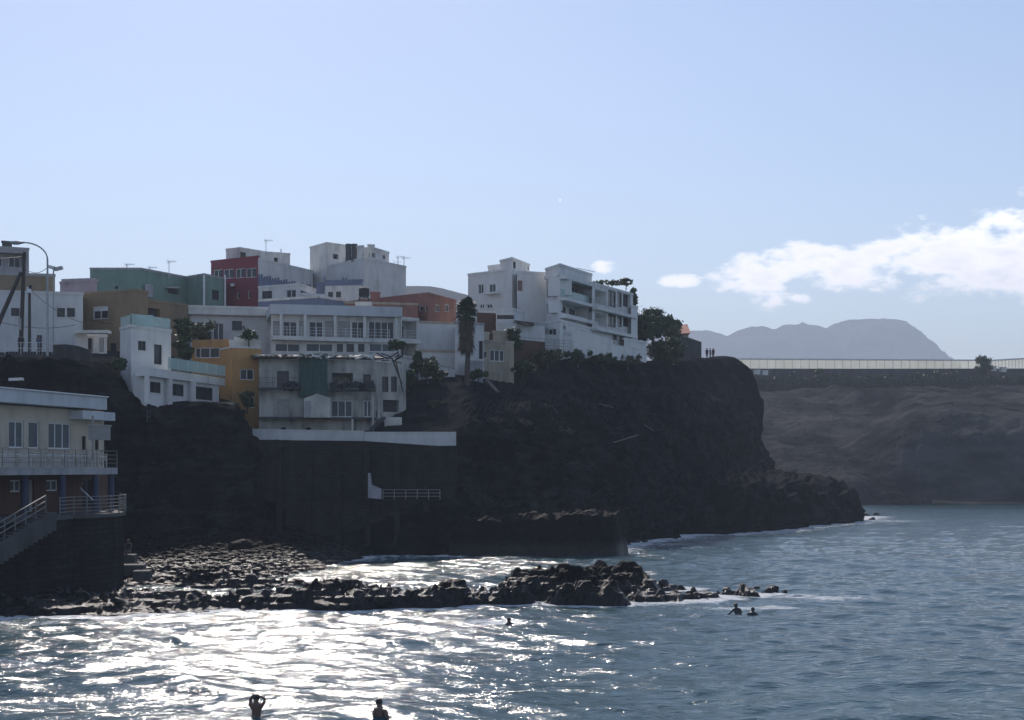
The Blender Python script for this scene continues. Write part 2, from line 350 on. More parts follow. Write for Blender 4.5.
for px, py, rx, ry in [(728, 279, 26, 14), (758, 277, 40, 24), (795, 262, 44, 18), (850, 267, 62, 22), (905, 262, 80, 25), (960, 258, 75, 36), (1035, 256, 100, 46), (1150, 240, 130, 60), (1330, 225, 160, 60), (683, 281, 26, 7), (605, 267, 13, 8), (801, 298, 13, 6), (770, 292, 30, 14), (560, 200, 1, 1)]:
    a0 = math.atan2(px-512, F); e0 = math.atan2((HY-py)*math.cos(a0), F)
    dx = wm('MULTIPLY', wm('SUBTRACT', az, a0), F/rx); dy = wm('MULTIPLY', wm('SUBTRACT', el, e0), F/ry)
    g = wm('SUBTRACT', 1.0, wm('ADD', wm('MULTIPLY', dx, dx), wm('MULTIPLY', dy, dy)))
    g = wm('MAXIMUM', g, -2.2)
    tot = g if tot is None else wm('MAXIMUM', tot, g)
dens = wm('ADD', wm('MULTIPLY', tot, .8), wm('MULTIPLY', wm('SUBTRACT', n1, .49), 3.9))
mr = wn.nodes.new('ShaderNodeMapRange'); mr.interpolation_type = 'SMOOTHSTEP'; wn.links.new(dens, mr.inputs[0]); mr.inputs[1].default_value = -.1; mr.inputs[2].default_value = .75; mr.inputs[4].default_value = .96
cr = wn.nodes.new('ShaderNodeValToRGB'); wn.links.new(wm('ADD', wm('MULTIPLY', dens, .35), wm('MULTIPLY', n2, .7)), cr.inputs[0])
cr.color_ramp.elements[0].position = .35; cr.color_ramp.elements[0].color = (.93, .97, 1, 1); cr.color_ramp.elements[1].position = .85; cr.color_ramp.elements[1].color = (.62, .66, .74, 1)
bc = wn.nodes.new('ShaderNodeBackground'); wn.links.new(cr.outputs[0], bc.inputs[0]); bc.inputs[1].default_value = CLOUD_STR = 1.7
mxs = wn.nodes.new('ShaderNodeMixShader'); wn.links.new(mr.outputs[0], mxs.inputs[0]); wn.links.new(bg.outputs[0], mxs.inputs[1]); wn.links.new(bc.outputs[0], mxs.inputs[2]); wn.links.new(mxs.outputs[0], wo.inputs[0])
SC.view_settings.view_transform = 'Standard'; SC.view_settings.look = 'None'; SC.view_settings.exposure = EXPO = .33; SC.view_settings.gamma = 1
SC.view_settings.use_white_balance = True; SC.view_settings.white_balance_temperature = 7000; SC.view_settings.white_balance_tint = 17.5

# ---------------------------------------------------------------- reef and beach height
def WP(px, py): D = F*CZ/(py-HY); return ((px-512)*D/F, D)
LOB = []   # x, y, rx, ry, rot, h
def lob(px, py, rx, ry, h, rot=0, D=None):
    x, y = WP(px, py) if D is None else ((px-512)*D/F, D); LOB.append((x, y, rx, ry, rot, h))
lob(40, 610, 9, 3.6, .30, .1); lob(120, 604, 6, 4.0, .26, .1); lob(190, 604, 4, 5, .28, .2); lob(-60, 600, 10, 14, .6)
lob(330, 606, 3.8, 2.2, 1.0, .1); lob(405, 605, 3.6, 1.9, .85, .05); lob(455, 603, 2.2, 1.9, .8); lob(270, 606, 3, 2.5, .7); lob(245, 588, 3, 3, .5); lob(205, 583, 2.6, 2.5, .7)
lob(500, 603, 1.8, 1.4, .75); lob(565, 596, 3.6, 3.0, 1.5, .1); lob(610, 594, 2.7, 3.0, 1.35); lob(590, 603, 2.2, 1.6, 1.0); lob(535, 592, 3, 3, .9); lob(650, 600, 2.6, 2.2, .4); lob(690, 598, 2.6, 2.2, .25); lob(735, 595, 2.4, 1.4, .08); lob(772, 593, 1.3, .8, .05)
lob(620, 590, 4.5, 2.5, .6); lob(300, 585, 1.6, 1.8, .25); lob(345, 590, 2.4, 2, .3)
def reefH(x, y, rough=True):
    wx = x+.9*fbm(x*.35, y*.35, x*0, 3); wy = y+.9*fbm(x*.35, y*.35, x*0+9, 3)
    h = np.full_like(x, -1.2)
    for lx, ly, rx, ry, rot, hh in LOB:
        c, s = math.cos(rot), math.sin(rot); dx, dy = wx-lx, wy-ly; u = (c*dx+s*dy)/rx; v = (-s*dx+c*dy)/ry; r = np.sqrt(u*u+v*v)
        h = np.maximum(h, (hh+1.2)*np.clip(1.5-r*1.05, 0, 1)**.8-1.2)
    # pebble beach rising to the foot of the cliff on the left
    bx = -15.5+(y-98)*.12; t = np.clip((y-92-2.2*fbm(x*.12, y*.12, x*0+4, 3))/30, -1, 1.2)
    sidef = np.clip((bx+1.5*fbm(x*.2, y*.2, x*0+2, 3)-x)/6, -1, 1)
    beach = np.minimum(2.1*t, 2.0*sidef)-.12
    h = np.maximum(h, beach)
    if rough:
        m = np.clip((h+1.0)/1.2, 0, 1)
        pebbly = np.clip((y-98)/6, 0, 1)*(x < -9)
        big = boulders(x, y, 2.6, 3, keep=.8); mid = boulders(x, y, 1.1, 5); sm = boulders(x, y, .5, 8)
        h = h+m*(1-.93*pebbly)*(big*.20+mid*.36-.36+.34*fbm(x*1.0, y*1.0, h, 5, True))+m*(sm*.30+.2*fbm(x*2.7, y*2.7, h, 3, True)-.06)
        q_ = np.round(h/.32)*.32; h = np.where(h > -.2, h+.6*(1-pebbly)*(q_-h), h)
    return h
xs = np.arange(-48, 19, .16); ys = np.arange(66, 128, .18); X, Y = np.meshgrid(xs, ys); Z = reefH(X, Y)
wj = .30*np.clip((Z+.3)*2, 0, 1); X = X+wj*fbm(X*1.3, Y*1.3, Z*2.2, 3); Y = Y+wj*1.3*fbm(X*1.3+40, Y*1.3, Z*2.2, 3)
v, f = grid(X, Y, Z); o = structure(obj('reef_and_beach', (v, f), 'reef_rock', loc=(-15, 95, 0)))

# ---------------------------------------------------------------- cliff (lofted profile columns)
def c(px, py, D): p = P(px, py, D); return (p.x, p.y, p.z)
def off(col, dx, dy): return [(x+dx, y+dy, z) for x, y, z in col]
cols = []
def col(w, a, b, cc, r, s, k1=40, k2=160):
    pts = [c(*q) for q in (w, a, b, cc, r, s)]; w0 = pts[0]; s0 = pts[-1]
    cols.append([(w0[0], w0[1]-1.5, -2.0)]+pts+[(s0[0], s0[1]+k1, s0[2]+(4 if s0[1] < 200 else .3)), (s0[0], s0[1]+k2, s0[2]+(9 if s0[1] < 200 else .5))])
col((-260, 530, 118), (-260, 500, 119), (-260, 450, 121), (-260, 400, 122), (-260, 367, 123), (-260, 361, 127))
col((-60, 530, 118), (-60, 500, 119), (-60, 450, 121), (-60, 395, 122), (-60, 367, 123), (-60, 361, 127))
col((20, 533, 120), (20, 500, 121), (20, 450, 122), (20, 385, 122), (20, 368, 123), (20, 360.5, 127))
col((80, 536, 121), (80, 505, 122), (80, 450, 123), (80, 390, 123), (84, 370, 123.5), (84, 361, 129))
col((108, 538, 121), (108, 505, 123), (108, 460, 123), (108, 400, 123.5), (106, 378, 124.5), (104, 364, 130))
col((132, 541, 121), (132, 510, 123), (132, 460, 124), (132, 420, 124), (130, 396, 126), (128, 384, 131))
col((155, 543, 121), (155, 515, 123), (155, 470, 124), (155, 430, 125), (152, 408, 126), (152, 403, 132))
col((205, 545, 123), (205, 515, 125), (205, 470, 126.5), (205, 430, 127.5), (203, 408, 129), (203, 404, 136))
col((236, 547, 126), (236, 515, 127), (236, 470, 129), (236, 430, 129.5), (234, 412, 131), (234, 407, 138))
col((258, 551, 129.5), (258, 515, 130.5), (258, 480, 131.5), (258, 452, 132.5), (258, 440, 134.8), (258, 438, 140))
col((350, 553, 130.5), (350, 515, 131.5), (350, 480, 132.5), (350, 452, 133.5), (350, 441, 135.2), (350, 438, 142))
col((405, 554, 130), (405, 515, 131), (405, 480, 132.5), (405, 452, 133.5), (405, 441, 135.5), (405, 384, 152))
col((450, 555, 129), (450, 515, 131), (450, 480, 133), (450, 455, 134), (450, 438, 136), (448, 378, 153))
col((475, 554, 129), (475, 510, 133), (475, 470, 136), (475, 440, 138), (477, 426, 139), (480, 380, 156))
col((520, 552, 131), (520, 505, 137), (520, 465, 141), (520, 430, 145), (515, 412, 148), (512, 376, 164))
col((570, 546, 138), (570, 505, 144), (570, 465, 149), (568, 430, 155), (565, 396, 163), (562, 358, 173))
col((625, 539, 152), (625, 500, 158), (622, 460, 163), (620, 425, 170), (618, 392, 178), (618, 364, 184))
col((665, 537, 160), (665, 498, 166), (662, 458, 176), (658, 420, 184), (655, 388, 193), (655, 362, 200))
col((705, 535, 168), (700, 492, 173), (702, 484, 200), (700, 430, 207), (692, 392, 222), (690, 360, 232))
col((740, 533, 174), (735, 490, 178), (732, 482, 218), (728, 435, 226), (720, 392, 238), (715, 358, 244), k1=20)
col((768, 531, 180), (762, 487, 184), (760, 480, 229), (744, 438, 236), (742, 390, 246), (735, 358.5, 249), k1=20)
col((808, 527, 192), (798, 486, 199), (768, 477, 237), (750, 440, 244), (757, 396, 249), (742, 364, 252), k1=20)
col((856, 521, 212), (838, 489, 218), (770, 476, 246), (750, 442, 252), (757, 404, 254), (746, 369, 256), k1=20)
tip = cols[-1]
cols.append([(x-4-.06*abs(z), y+13+1.5*k, z*(.9 if 0 < k < 4 else 1)) for k, (x, y, z) in enumerate(tip)])
cols.append(off(tip, -14, 40)); cols.append(off(tip, -30, 110))
C = np.array(cols)                                             # (ncol, nlev, 3)
def resample(a, axis, step_len, bunch=None):
    d = np.linalg.norm(np.diff(a, axis=axis), axis=2); d = d.max(axis=1-axis) if bunch is None else np.median(d, axis=1-axis)
    idx = []; 
    for i, q in enumerate(d):
        k = max(1, int(min(q, 60)/step_len)); idx += [i+t/k for t in range(k)]
    idx.append(a.shape[axis]-1); idx = np.array(idx); n = a.shape[axis]
    i1 = np.clip(np.floor(idx).astype(int), 0, n-2); t = idx-i1; i0 = np.clip(i1-1, 0, n-1); i2 = i1+1; i3 = np.clip(i1+2, 0, n-1)
    g = lambda ii: np.take(a, ii, axis=axis); sh = [1, 1, 1]; sh[axis] = -1; t = t.reshape(sh)
    p0, p1, p2, p3 = g(i0), g(i1), g(i2), g(i3); m1 = (p2-p0)*.3; m2 = (p3-p1)*.3
    return (2*t**3-3*t**2+1)*p1+(t**3-2*t**2+t)*m1+(-2*t**3+3*t**2)*p2+(t**3-t**2)*m2
S = resample(resample(C, 1, .42, 1), 0, .45, 1)
du = np.gradient(S, axis=0); dv = np.gradient(S, axis=1); N = np.cross(du, dv); N /= np.linalg.norm(N, axis=2, keepdims=True)+1e-9
if N[S.shape[0]//3, S.shape[1]//5, 1] > 0: N = -N
x, y, z = S[..., 0], S[..., 1], S[..., 2]
nlev = S.shape[1]; lev = np.linspace(0, C.shape[1]-1, nlev)[None, :]
# amplitude: full on the face, almost nothing where houses stand and on the plateau
sidx = np.zeros(nlev); 
d = np.median(np.linalg.norm(np.diff(C, axis=1), axis=2), axis=0); acc = []
for i, q in enumerate(d):
    k = max(1, int(min(q, 60)/.42)); acc += [i+t/k for t in range(k)]
acc.append(C.shape[1]-1); lev = np.array(acc)[None, :nlev]
amp = np.interp(lev, [0, 1, 4.6, 5.2, 6, 7, 8], [1, 1, 1, .35, .12, .1, .1])
wallzone = np.clip(1-np.abs((x/y*F+512)-350)/125, 0, 1)*(z < 12); amp = amp*(1-.85*np.clip(wallzone*1.6, 0, 1)*(y < 150))
big = 2.0*fbm(x*.09, y*.09, z*.16, 4, True)-.4; med = 1.0*fbm(x*.4, y*.4, z*.5, 4, True); strat = .35*fbm(x*.12, y*.12, z*1.3, 3, True); fine = .28*fbm(x*1.4, y*1.4, z*1.6, 3, True)
vert = .7*fbm(x*.5, y*.5, z*.07, 3, True)
S = S+N*((big+med+strat+fine+vert)*amp*.8)[..., None]
i = np.arange(S.shape[0]*S.shape[1]).reshape(S.shape[:2]); f = np.stack([i[:-1, :-1], i[:-1, 1:], i[1:, 1:], i[1:, :-1]], -1).reshape(-1, 4)
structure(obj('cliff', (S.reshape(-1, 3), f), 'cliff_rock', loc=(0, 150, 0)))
print('cliff', S.shape)

# rock platform at the water's edge below the town
def lump(name, x0, x1, y0, y1, h, seed, step=.3, p=5, base=-1.5, mat='reef_rock', dz=None):
    xs = np.arange(x0-1, x1+1, step); ys = np.arange(y0-1, y1+1, step); X, Y = np.meshgrid(xs, ys)
    Xw = X+.9*fbm(X*.3, Y*.3, X*0+seed, 3); Yw = Y+.9*fbm(X*.3, Y*.3, X*0+seed+5, 3)
    u = (Xw-(x0+x1)/2)/((x1-x0)/2); w = (Yw-(y0+y1)/2)/((y1-y0)/2); r = (np.abs(u)**p+np.abs(w)**p)**(1/p)
    e = np.clip((1.06-r)/.14, 0, 1); hh = h*(1+.10*fbm(X*.4, Y*.4, X*0+seed, 3))+(dz(u) if dz else 0)+.55*fbm(X*.9, Y*.9, X*0+seed, 5, True)+boulders(X, Y, 1.3, seed)*.3
    Z = base+(hh-base)*(e*e*(3-2*e)); v, f = grid(X, Y, Z)
    keep = (Z.reshape(-1)[f] > base+.02).any(axis=1); f = f[keep]; return v, f
v, f = lump('rock_platform', -5.5, 9.8, 124.5, 134, 3.0, 21, dz=lambda u: .35*u); structure(obj('rock_platform', (v, f), 'reef_rock', loc=(0, 130, 0)))

# ---------------------------------------------------------------- hillside across the bay, mountains
xs = np.concatenate([np.arange(-60, 30, 6), np.arange(30, 175, .8), np.arange(175, 420, 5)]); ys = np.concatenate([np.arange(296, 470, .8), np.arange(470, 700, 8)]); X, Y = np.meshgrid(xs, ys)
px = X/Y*F+512
def prof(tab):
    o = np.zeros_like(X); t = np.array(tab); return np.interp(Y, t[:, 0], t[:, 1])
zl = prof([(296, -2), (301, .3), (306, 1.0), (312, 3.0), (330, 9), (360, 17), (390, 24), (405, 27.5), (432, 29.8), (445.5, 30.2), (449, 36.5), (700, 38)])
zr = prof([(296, -2), (301, .4), (309, .8), (312, 4), (322, 14), (330, 18.0), (338, 20), (380, 26), (408, 28), (432, 29.8), (445.5, 30.2), (449, 36.5), (700, 38)])
wgt = np.clip((px-845+18*fbm(X*.03, Y*.03, X*0, 3))/80, 0, 1); wgt = wgt*wgt*(3-2*wgt)
Z = zl*(1-wgt)+zr*wgt
gul = fbm(X*.05, Y*.02, X*0+3, 4, True); face = np.clip((Y-304)/8, 0, 1)*np.clip((440-Y)/20, 0, 1)
Z = Z+face*(2.4*gul+1.2*fbm(X*.12, Y*.12, X*0+8, 4)+.35*fbm(X*.5, Y*.5, X*0+1, 3, True))
# cart track cut across the slope
for p0, p1 in (((752, 376, 424), (900, 405, 372)), ((900, 405, 372), (1080, 390, 395))):
    ax, ay = GX(p0[0], p0[2]); bx2, by2 = GX(p1[0], p1[2]); t = np.clip(((X-ax)*(bx2-ax)+(Y-ay)*(by2-ay))/((bx2-ax)**2+(by2-ay)**2), 0, 1)
    dd = np.hypot(X-(ax+t*(bx2-ax)), Y-(ay+t*(by2-ay))+2*np.sin(t*5)); Z = Z-.9*np.exp(-(dd/5)**2)
v, f = grid(X, Y, Z); structure(obj('far_hillside', (v, f), 'hill_soil', loc=(100, 400, 0)))
hill_z = (X, Y, Z)
def hillh(px_, D): 
    x_, y_ = GX(px_, D); j = np.abs(xs-x_).argmin(); k = np.abs(ys-y_).argmin(); return Z[k, j]
HILLH = hillh
def mountain(name, sil, D, depth, mat, seed, rough, step):
    t = np.array(sil, float); x0, x1 = GX(t[0, 0], D)[0], GX(t[-1, 0], D)[0]; xs = np.arange(x0, x1, step); ys = np.arange(D-depth, D+depth*1.5, step); X, Y = np.meshgrid(xs, ys)
    H = np.interp(X*F/D+512, t[:, 0], [ZY(q, D) for q in t[:, 1]])+rough*.4*fbm(X*.011, X*0+seed, X*0, 4, True); s = np.where(Y < D, (Y-(D-depth))/depth, 1-(Y-D)/(depth*1.5)); s = np.clip(s, 0, 1)
    s = np.where(s > .45, .62+(s-.45)*.69, s*1.378); s = s+.10*fbm(X*.004, Y*.002, X*0+seed, 5, True)*s*(1-s)*4
    Z = -5+H*s+rough*fbm(X*.012, Y*.012, X*0+seed, 4, True)*np.clip(s*2, 0, 1)*(Y < D-20)
    v, f = grid(X, Y, Z); structure(obj(name, (v, f), mat, loc=(x0, D, 0)))
R3 = np.random.default_rng(8)
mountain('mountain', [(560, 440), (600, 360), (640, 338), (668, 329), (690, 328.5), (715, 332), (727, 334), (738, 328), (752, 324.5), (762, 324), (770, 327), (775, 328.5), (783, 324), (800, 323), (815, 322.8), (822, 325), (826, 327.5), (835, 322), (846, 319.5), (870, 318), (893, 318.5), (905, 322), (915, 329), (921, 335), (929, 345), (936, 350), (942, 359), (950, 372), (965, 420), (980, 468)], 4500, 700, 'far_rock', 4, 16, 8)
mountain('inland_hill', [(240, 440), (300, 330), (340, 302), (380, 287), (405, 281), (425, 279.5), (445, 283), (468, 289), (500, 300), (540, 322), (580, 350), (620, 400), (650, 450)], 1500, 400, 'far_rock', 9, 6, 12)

# ---------------------------------------------------------------- sea
def spread(a, b, s0, g, mx):
    o = [a]; s = s0
    while o[-1] < b: o.append(o[-1]+s); s = min(s*g, mx)
    return o
xs = np.array(sorted(set([-q for q in spread(45, 5500, 1, 1.12, 400)]))+list(np.arange(-44.7, 30, .2))+list(np.arange(30, 115, .35))+spread(115, 5500, .6, 1.12, 400))
ys = np.array([-5000, -2000, -800, -300, -100, -40, -10]+list(np.arange(5, 34, .8))+list(np.arange(34, 80, .17))+list(np.arange(80, 128, .26))+list(np.arange(128, 310, .6))+spread(310, 5500, 2, 1.15, 400))
X, Y = np.meshgrid(xs, ys)
Z = np.zeros_like(X); r2 = np.random.default_rng(5)
near = np.clip((330-Y)/60, 0, 1)*np.clip((Y-20)/10, 0, 1)
for q in range(50):
    lam = .8*1.08**q*(1+.1*r2.random()); th = r2.normal(0, .55)+R(-100); a = .0116*lam**.9*(1 if lam < 2.4 else .7 if lam < 5 else .5 if lam < 9 else .26); k = 2*math.pi/lam
    ph = r2.random()*6.28; wv = np.sin(k*(X*math.cos(th)+Y*math.sin(th))+ph+1.1*fbm(X*.05, Y*.05, X*0+q, 2))
    fade = np.clip(1.4-Y/(lam*190), 0, 1); Z += a*wv*fade
gust = .85+.3*np.clip(fbm(X*.02, Y*.012, X*0+3, 3)*1.4+.35, -.3, 1.2)
Z = Z*near*gust*(1-.5*np.clip((X-2)/28, 0, 1))*(1-.25*np.clip((Y-140)/80, 0, 1))
# low breaking swells rolling in on the left
for (yc, x0, x1, hh, wd) in ((47, -40, -12, .32, 2.0), (52.5, -40, -2, .22, 1.6), (60, -40, 4, .16, 1.4), (41.5, -30, -4, .22, 1.8), (66, -42, 3, .14, 1.3)):
    yy = Y-yc-1.6*fbm(X*.08, X*0+yc, X*0, 3)-.05*X; Z += hh*np.exp(-(yy/wd)**2)*np.clip((X-x0)/6, 0, 1)*np.clip((x1-X)/10, 0, 1)
sub = (Y > 60) & (Y < 135) & (X > -50) & (X < 25)
depth = np.full_like(X, -2.0); depth[sub] = reefH(X[sub], Y[sub], False)
calm = np.clip((-depth+.1)/.8, .35, 1); Z *= np.where(sub, calm, 1)
# foam attribute: shallow ring of the reef, breaking crests, cliff foot (white there also paints sun glitter)
foam = np.clip((depth+1.12)/.75, 0, 1)*sub*np.where((X < -6) & (Y > 84), .45, .9)
foot = np.array([WP(*q) for q in ((330, 560), (380, 557), (460, 556), (520, 556), (600, 553), (624, 545), (640, 541), (700, 536), (765, 532), (800, 528), (850, 522), (872, 517))])
dm = np.full_like(X, 1e9)
for a, b in zip(foot[:-1], foot[1:]):
    e = b-a; t = np.clip(((X-a[0])*e[0]+(Y-a[1])*e[1])/(e@e), 0, 1); dm = np.minimum(dm, np.hypot(X-a[0]-t*e[0], (Y-a[1]-t*e[1])*.8))
foam = np.maximum(foam, np.clip(1-dm/7, 0, 1)*.95)
def fz(px, py, rx, ry, a):
    global foam
    x_, y_ = WP(px, py); foam = np.maximum(foam, a*np.exp(-(((X-x_)/rx)**2+((Y-y_)/ry)**2)))
fz(820, 596, 5, 3, .75); fz(870, 604, 4, 2, .5); fz(760, 606, 6, 2, .75); fz(880, 521, 12, 8, .62); fz(490, 626, 2.5, 1.2, .9); fz(40, 624, 12, 3, .6); fz(150, 624, 10, 2.5, .6); fz(260, 624, 9, 2.5, .55); fz(420, 620, 6, 2, .6)
fz(60, 680, 2.5, .6, .6); fz(20, 665, 5, .8, .5); fz(120, 650, 9, 2, .45); fz(300, 640, 9, 2.5, .5); fz(200, 665, 9, 1.6, .5); fz(380, 655, 6, 1.3, .5); fz(420, 580, 9, 6, .5); fz(560, 563, 10, 6, .45); fz(690, 548, 8, 5, .45);  fz(780, 535, 12, 8, .45)  # patches off the cliff foot also paint glitter as white
foam = np.clip(foam+.25*np.clip(fbm(X*.08, Y*.16, X*0+31, 3)*2-.5, 0, 1)*np.clip((10-X)/30, 0, 1)*np.clip((90-Y)/20, 0, 1), 0, 1)
v, f = grid(X, Y, Z); o = structure(obj('sea', (v, f), 'glass', smooth=True))
at = o.data.attributes.new('foam', 'FLOAT', 'POINT'); at.data.foreach_set('value', foam.reshape(-1).astype(np.float32))
m, n, b = nt('sea_water')
fa = n.nodes.new('ShaderNodeAttribute'); fa.attribute_name = 'foam'
f1 = noise(n, 1.5, 8, stretch=(1, 2.2, 1), rough=.7); f2 = noise(n, 4.5, 5, stretch=(1, 1.6, 1))
def mth(op, a, bb, cc=None):
    q = n.nodes.new('ShaderNodeMath'); q.operation = op
    for i_, s_ in enumerate((a, bb, cc)):
        if s_ is None: continue
        if isinstance(s_, (int, float)): q.inputs[i_].default_value = s_
        else: L(n, s_, q.inputs[i_])
    return q.outputs[0]
ff = mth('MULTIPLY_ADD', f1, 1.5, mth('MULTIPLY_ADD', f2, .5, mth('MULTIPLY', fa.outputs['Fac'], .95)))
rr = n.nodes.new('ShaderNodeMapRange'); rr.interpolation_type = 'SMOOTHSTEP'; L(n, ff, rr.inputs[0]); rr.inputs[1].default_value = 1.42; rr.inputs[2].default_value = 1.9
body = ramp(n, noise(n, .03, 3, stretch=(1, 2, 1)), [(.3, (.020, .060, .074)), (.7, (.034, .088, .10))])
L(n, body, b.inputs['Base Color']); b.inputs['Roughness'].default_value = .10; b.inputs['IOR'].default_value = 1.333
w1 = noise(n, 1.1, 3, stretch=(1, 2.0, 1)); w2 = noise(n, 3.4, 4, stretch=(1, 1.7, 1), rough=.6); w3 = noise(n, 8.5, 2, stretch=(1, 1.3, 1))
b1 = n.nodes.new('ShaderNodeBump'); b1.inputs['Strength'].default_value = 1; b1.inputs['Distance'].default_value = .11; L(n, w1, b1.inputs['Height'])
b2 = n.nodes.new('ShaderNodeBump'); b2.inputs['Strength'].default_value = 1; b2.inputs['Distance'].default_value = .036; L(n, w2, b2.inputs['Height']); L(n, b1.outputs[0], b2.inputs['Normal'])
b3 = n.nodes.new('ShaderNodeBump'); b3.inputs['Strength'].default_value = 1; b3.inputs['Distance'].default_value = .012; L(n, w3, b3.inputs['Height']); L(n, b2.outputs[0], b3.inputs['Normal'])
L(n, b3.outputs[0], b.inputs['Normal'])
fo = n.nodes.new('ShaderNodeBsdfDiffuse'); fo.inputs[0].default_value = (.72, .75, .76, 1); L(n, b2.outputs[0], fo.inputs['Normal'])
mx = n.nodes.new('ShaderNodeMixShader'); L(n, mth('MULTIPLY', rr.outputs[0], .8), mx.inputs[0]); L(n, b.outputs[0], mx.inputs[1]); L(n, fo.outputs[0], mx.inputs[2])
L(n, mx.outputs[0], n.nodes['Material Output'].inputs[0]); o.data.materials.clear(); o.data.materials.append(m)
print('sea', X.shape)
# seabed sheet under everything
structure(obj('seabed', MB().quad((-5400, -4900, -3), (5400, -4900, -3), (5400, 5400, -3), (-5400, 5400, -3)), 'hill_soil'))

# ---------------------------------------------------------------- haze
hz = MB().box((0, 250, 236), 11400, 11300, 480); ho = obj('haze', hz, 'white'); ho['kind'] = 'stuff'
m = bpy.data.materials.new('haze'); m.use_nodes = True; n = m.node_tree; n.nodes.clear(); mo = n.nodes.new('ShaderNodeOutputMaterial'); pv = n.nodes.new('ShaderNodeVolumePrincipled')
pv.inputs['Color'].default_value = (.76, .86, 1, 1); pv.inputs['Density'].default_value = HAZE = .00027; pv.inputs['Anisotropy'].default_value = .0
n.links.new(pv.outputs[0], mo.inputs['Volume']); ho.data.materials.clear(); ho.data.materials.append(m)
SC.cycles.use_denoising = True; SC.cycles.volume_step_rate = 10; SC.cycles.volume_bounces = 1; SC.cycles.max_bounces = 6; SC.cycles.sample_clamp_indirect = 4
# ================================================================ THE TOWN
SEA_OBJ = bpy.data.objects['sea']
def bx(b, name, px0, px1, py0, py1, D, dep, mat, gap=0):
    """small box part seen frontally"""
    a, c_ = P(px0, py0, D), P(px1, py1, D); m = MB(); m.box(((a.x+c_.x)/2, D+dep/2, (a.z+c_.z)/2), c_.x-a.x, dep, a.z-c_.z); return obj(name, m, mat, b.r if isinstance(b, Bld) else b)

# --- green building
b = Bld('apartment_building', 'long windowless green building behind the ochre house with a stepped front', 150, 192, 18)
b.vol('wall', [(90, 190), (141, 190), (186, 198.5), (204, 195.5), (225, 200)], 268, 18, 'green_wall', [(1, 168, 289, 180, 294, 'v'), (3, 212, 290, 219, 300, 'd'), (0, 115, 286, 118, 289, 'v')], depth=14, coping='grey_wall')
for q in (204, 225):
    m = MB(); D = 195.3 if q == 204 else 199.7; m.tube([P(q, 275, D), P(q, 306, D)], .13); b.part('drainpipe', m, 'frame_white')
bx(b, 'air_conditioner', 145, 152, 284, 297, 190, .7, 'grey_wall')
m = MB(); A = P(167, 288, 195); m.prism([(A.x, A.y-.9), (A.x+1.7, A.y-.6), (A.x+1.7, A.y+.5), (A.x, A.y+.2)], A.z-.1, A.z+.12); b.part('awning', m, 'shutter')

# --- ochre house
b = Bld('house', 'ochre house with one white-shuttered window beside the promenade', 110, 145, 15)
b.vol('wall', [(83, 147), (138, 144), (148, 146)], 293, 13, 'ochre', [(0, 93, 306, 108, 319, ('wb', 2)), (0, 110, 343, 116, 357, 'd')], coping='same')
b.vol('rear_wing', [(137, 150), (187, 156)], 298, 13, 'ochre', [(0, 141, 308, 160, 316, 'v')], depth=7)
# --- pale pink building behind
b = Bld('house', 'narrow pale pink flat-roofed house behind the street lamp, left of the green building', 78, 165, 17)
b.vol('wall', [(60, 166), (97, 164)], 282, 16, 'pink_wall', depth=8); b.vol('penthouse', [(62, 168), (94, 167)], 279.5, 18, 'grey_wall', depth=4)
# --- long white house by promenade
b = Bld('house', 'long white house behind the promenade with small paired windows and an orange parapet', 40, 142, 14)
b.vol('wall', [(-60, 140), (83, 143)], 289, 13, 'white_blue', [(0, 11, 308, 19.5, 316, 'd'), (0, 57, 308, 65, 317, 'd'), (0, 67, 308, 75, 317, 'd'), (0, 37, 335, 42, 350, 'd'), (0, -30, 308, -20, 318, 'd')], depth=7)
b.vol('parapet', [(-60, 142), (55, 144.5)], 271, 20, 'ochre', depth=4, coping='shutter'); 
b.vol('annex', [(75, 137), (107, 139)], 333, 14, 'white', [(0, 88, 338, 93, 352, 'v'), (0, 99, 338, 104, 352, 'sh')], depth=3)
bx(b, 'awning', 74, 108, 330, 333, 136.4, 1.2, 'white')
# --- grey block on far left
b = Bld('apartment_building', 'unpainted grey block at the top left edge with a flat roof and recessed upper floor', 10, 168, 16)
b.vol('wall', [(-60, 166), (29, 170)], 243, 16, 'grey_wall', [(0, -30, 252, 25, 266, ('o', 3))], depth=8); b.vol('penthouse', [(2, 171), (12, 171.5)], 241, 20, 'concrete', depth=2)

# --- villa with glass balustrades
b = Bld('villa', 'white modern villa with glass balustrades on the cliff edge', 160, 130, 11, 'house')
b.vol('upper_floor', [(120, 131), (131, 128), (171, 133)], 328, 12.6, 'white_clean', [(1, 138, 341, 146, 350.5, 'd'), (1, 154, 344.5, 162, 364.5, ('d', 1))])
b.vol('lower_floor', [(133, 125.5), (146, 124.5), (219, 138)], 374, 11, 'white_clean', [(1, 150, 382, 161, 393, 'd'), (1, 171, 384, 184, 396, ('d', 2)), (1, 193, 387, 213, 400, ('d', 3))], coping=None)
b.slab('balcony_slab', (144, 124), (220, 139), ZY(376, 124), ZY(367.5, 124), .5, 'white_clean', .8)
for q, D in ((147, 123.9), (170, 128.2), (193.5, 132.4)):
    m = MB(); A = P(q, 390, D-.5); m.box((A.x, A.y, (12.9+ZY(376, 124))/2), .35, .35, ZY(376, 124)-12.9-.02); b.part('column', m, 'white_clean')
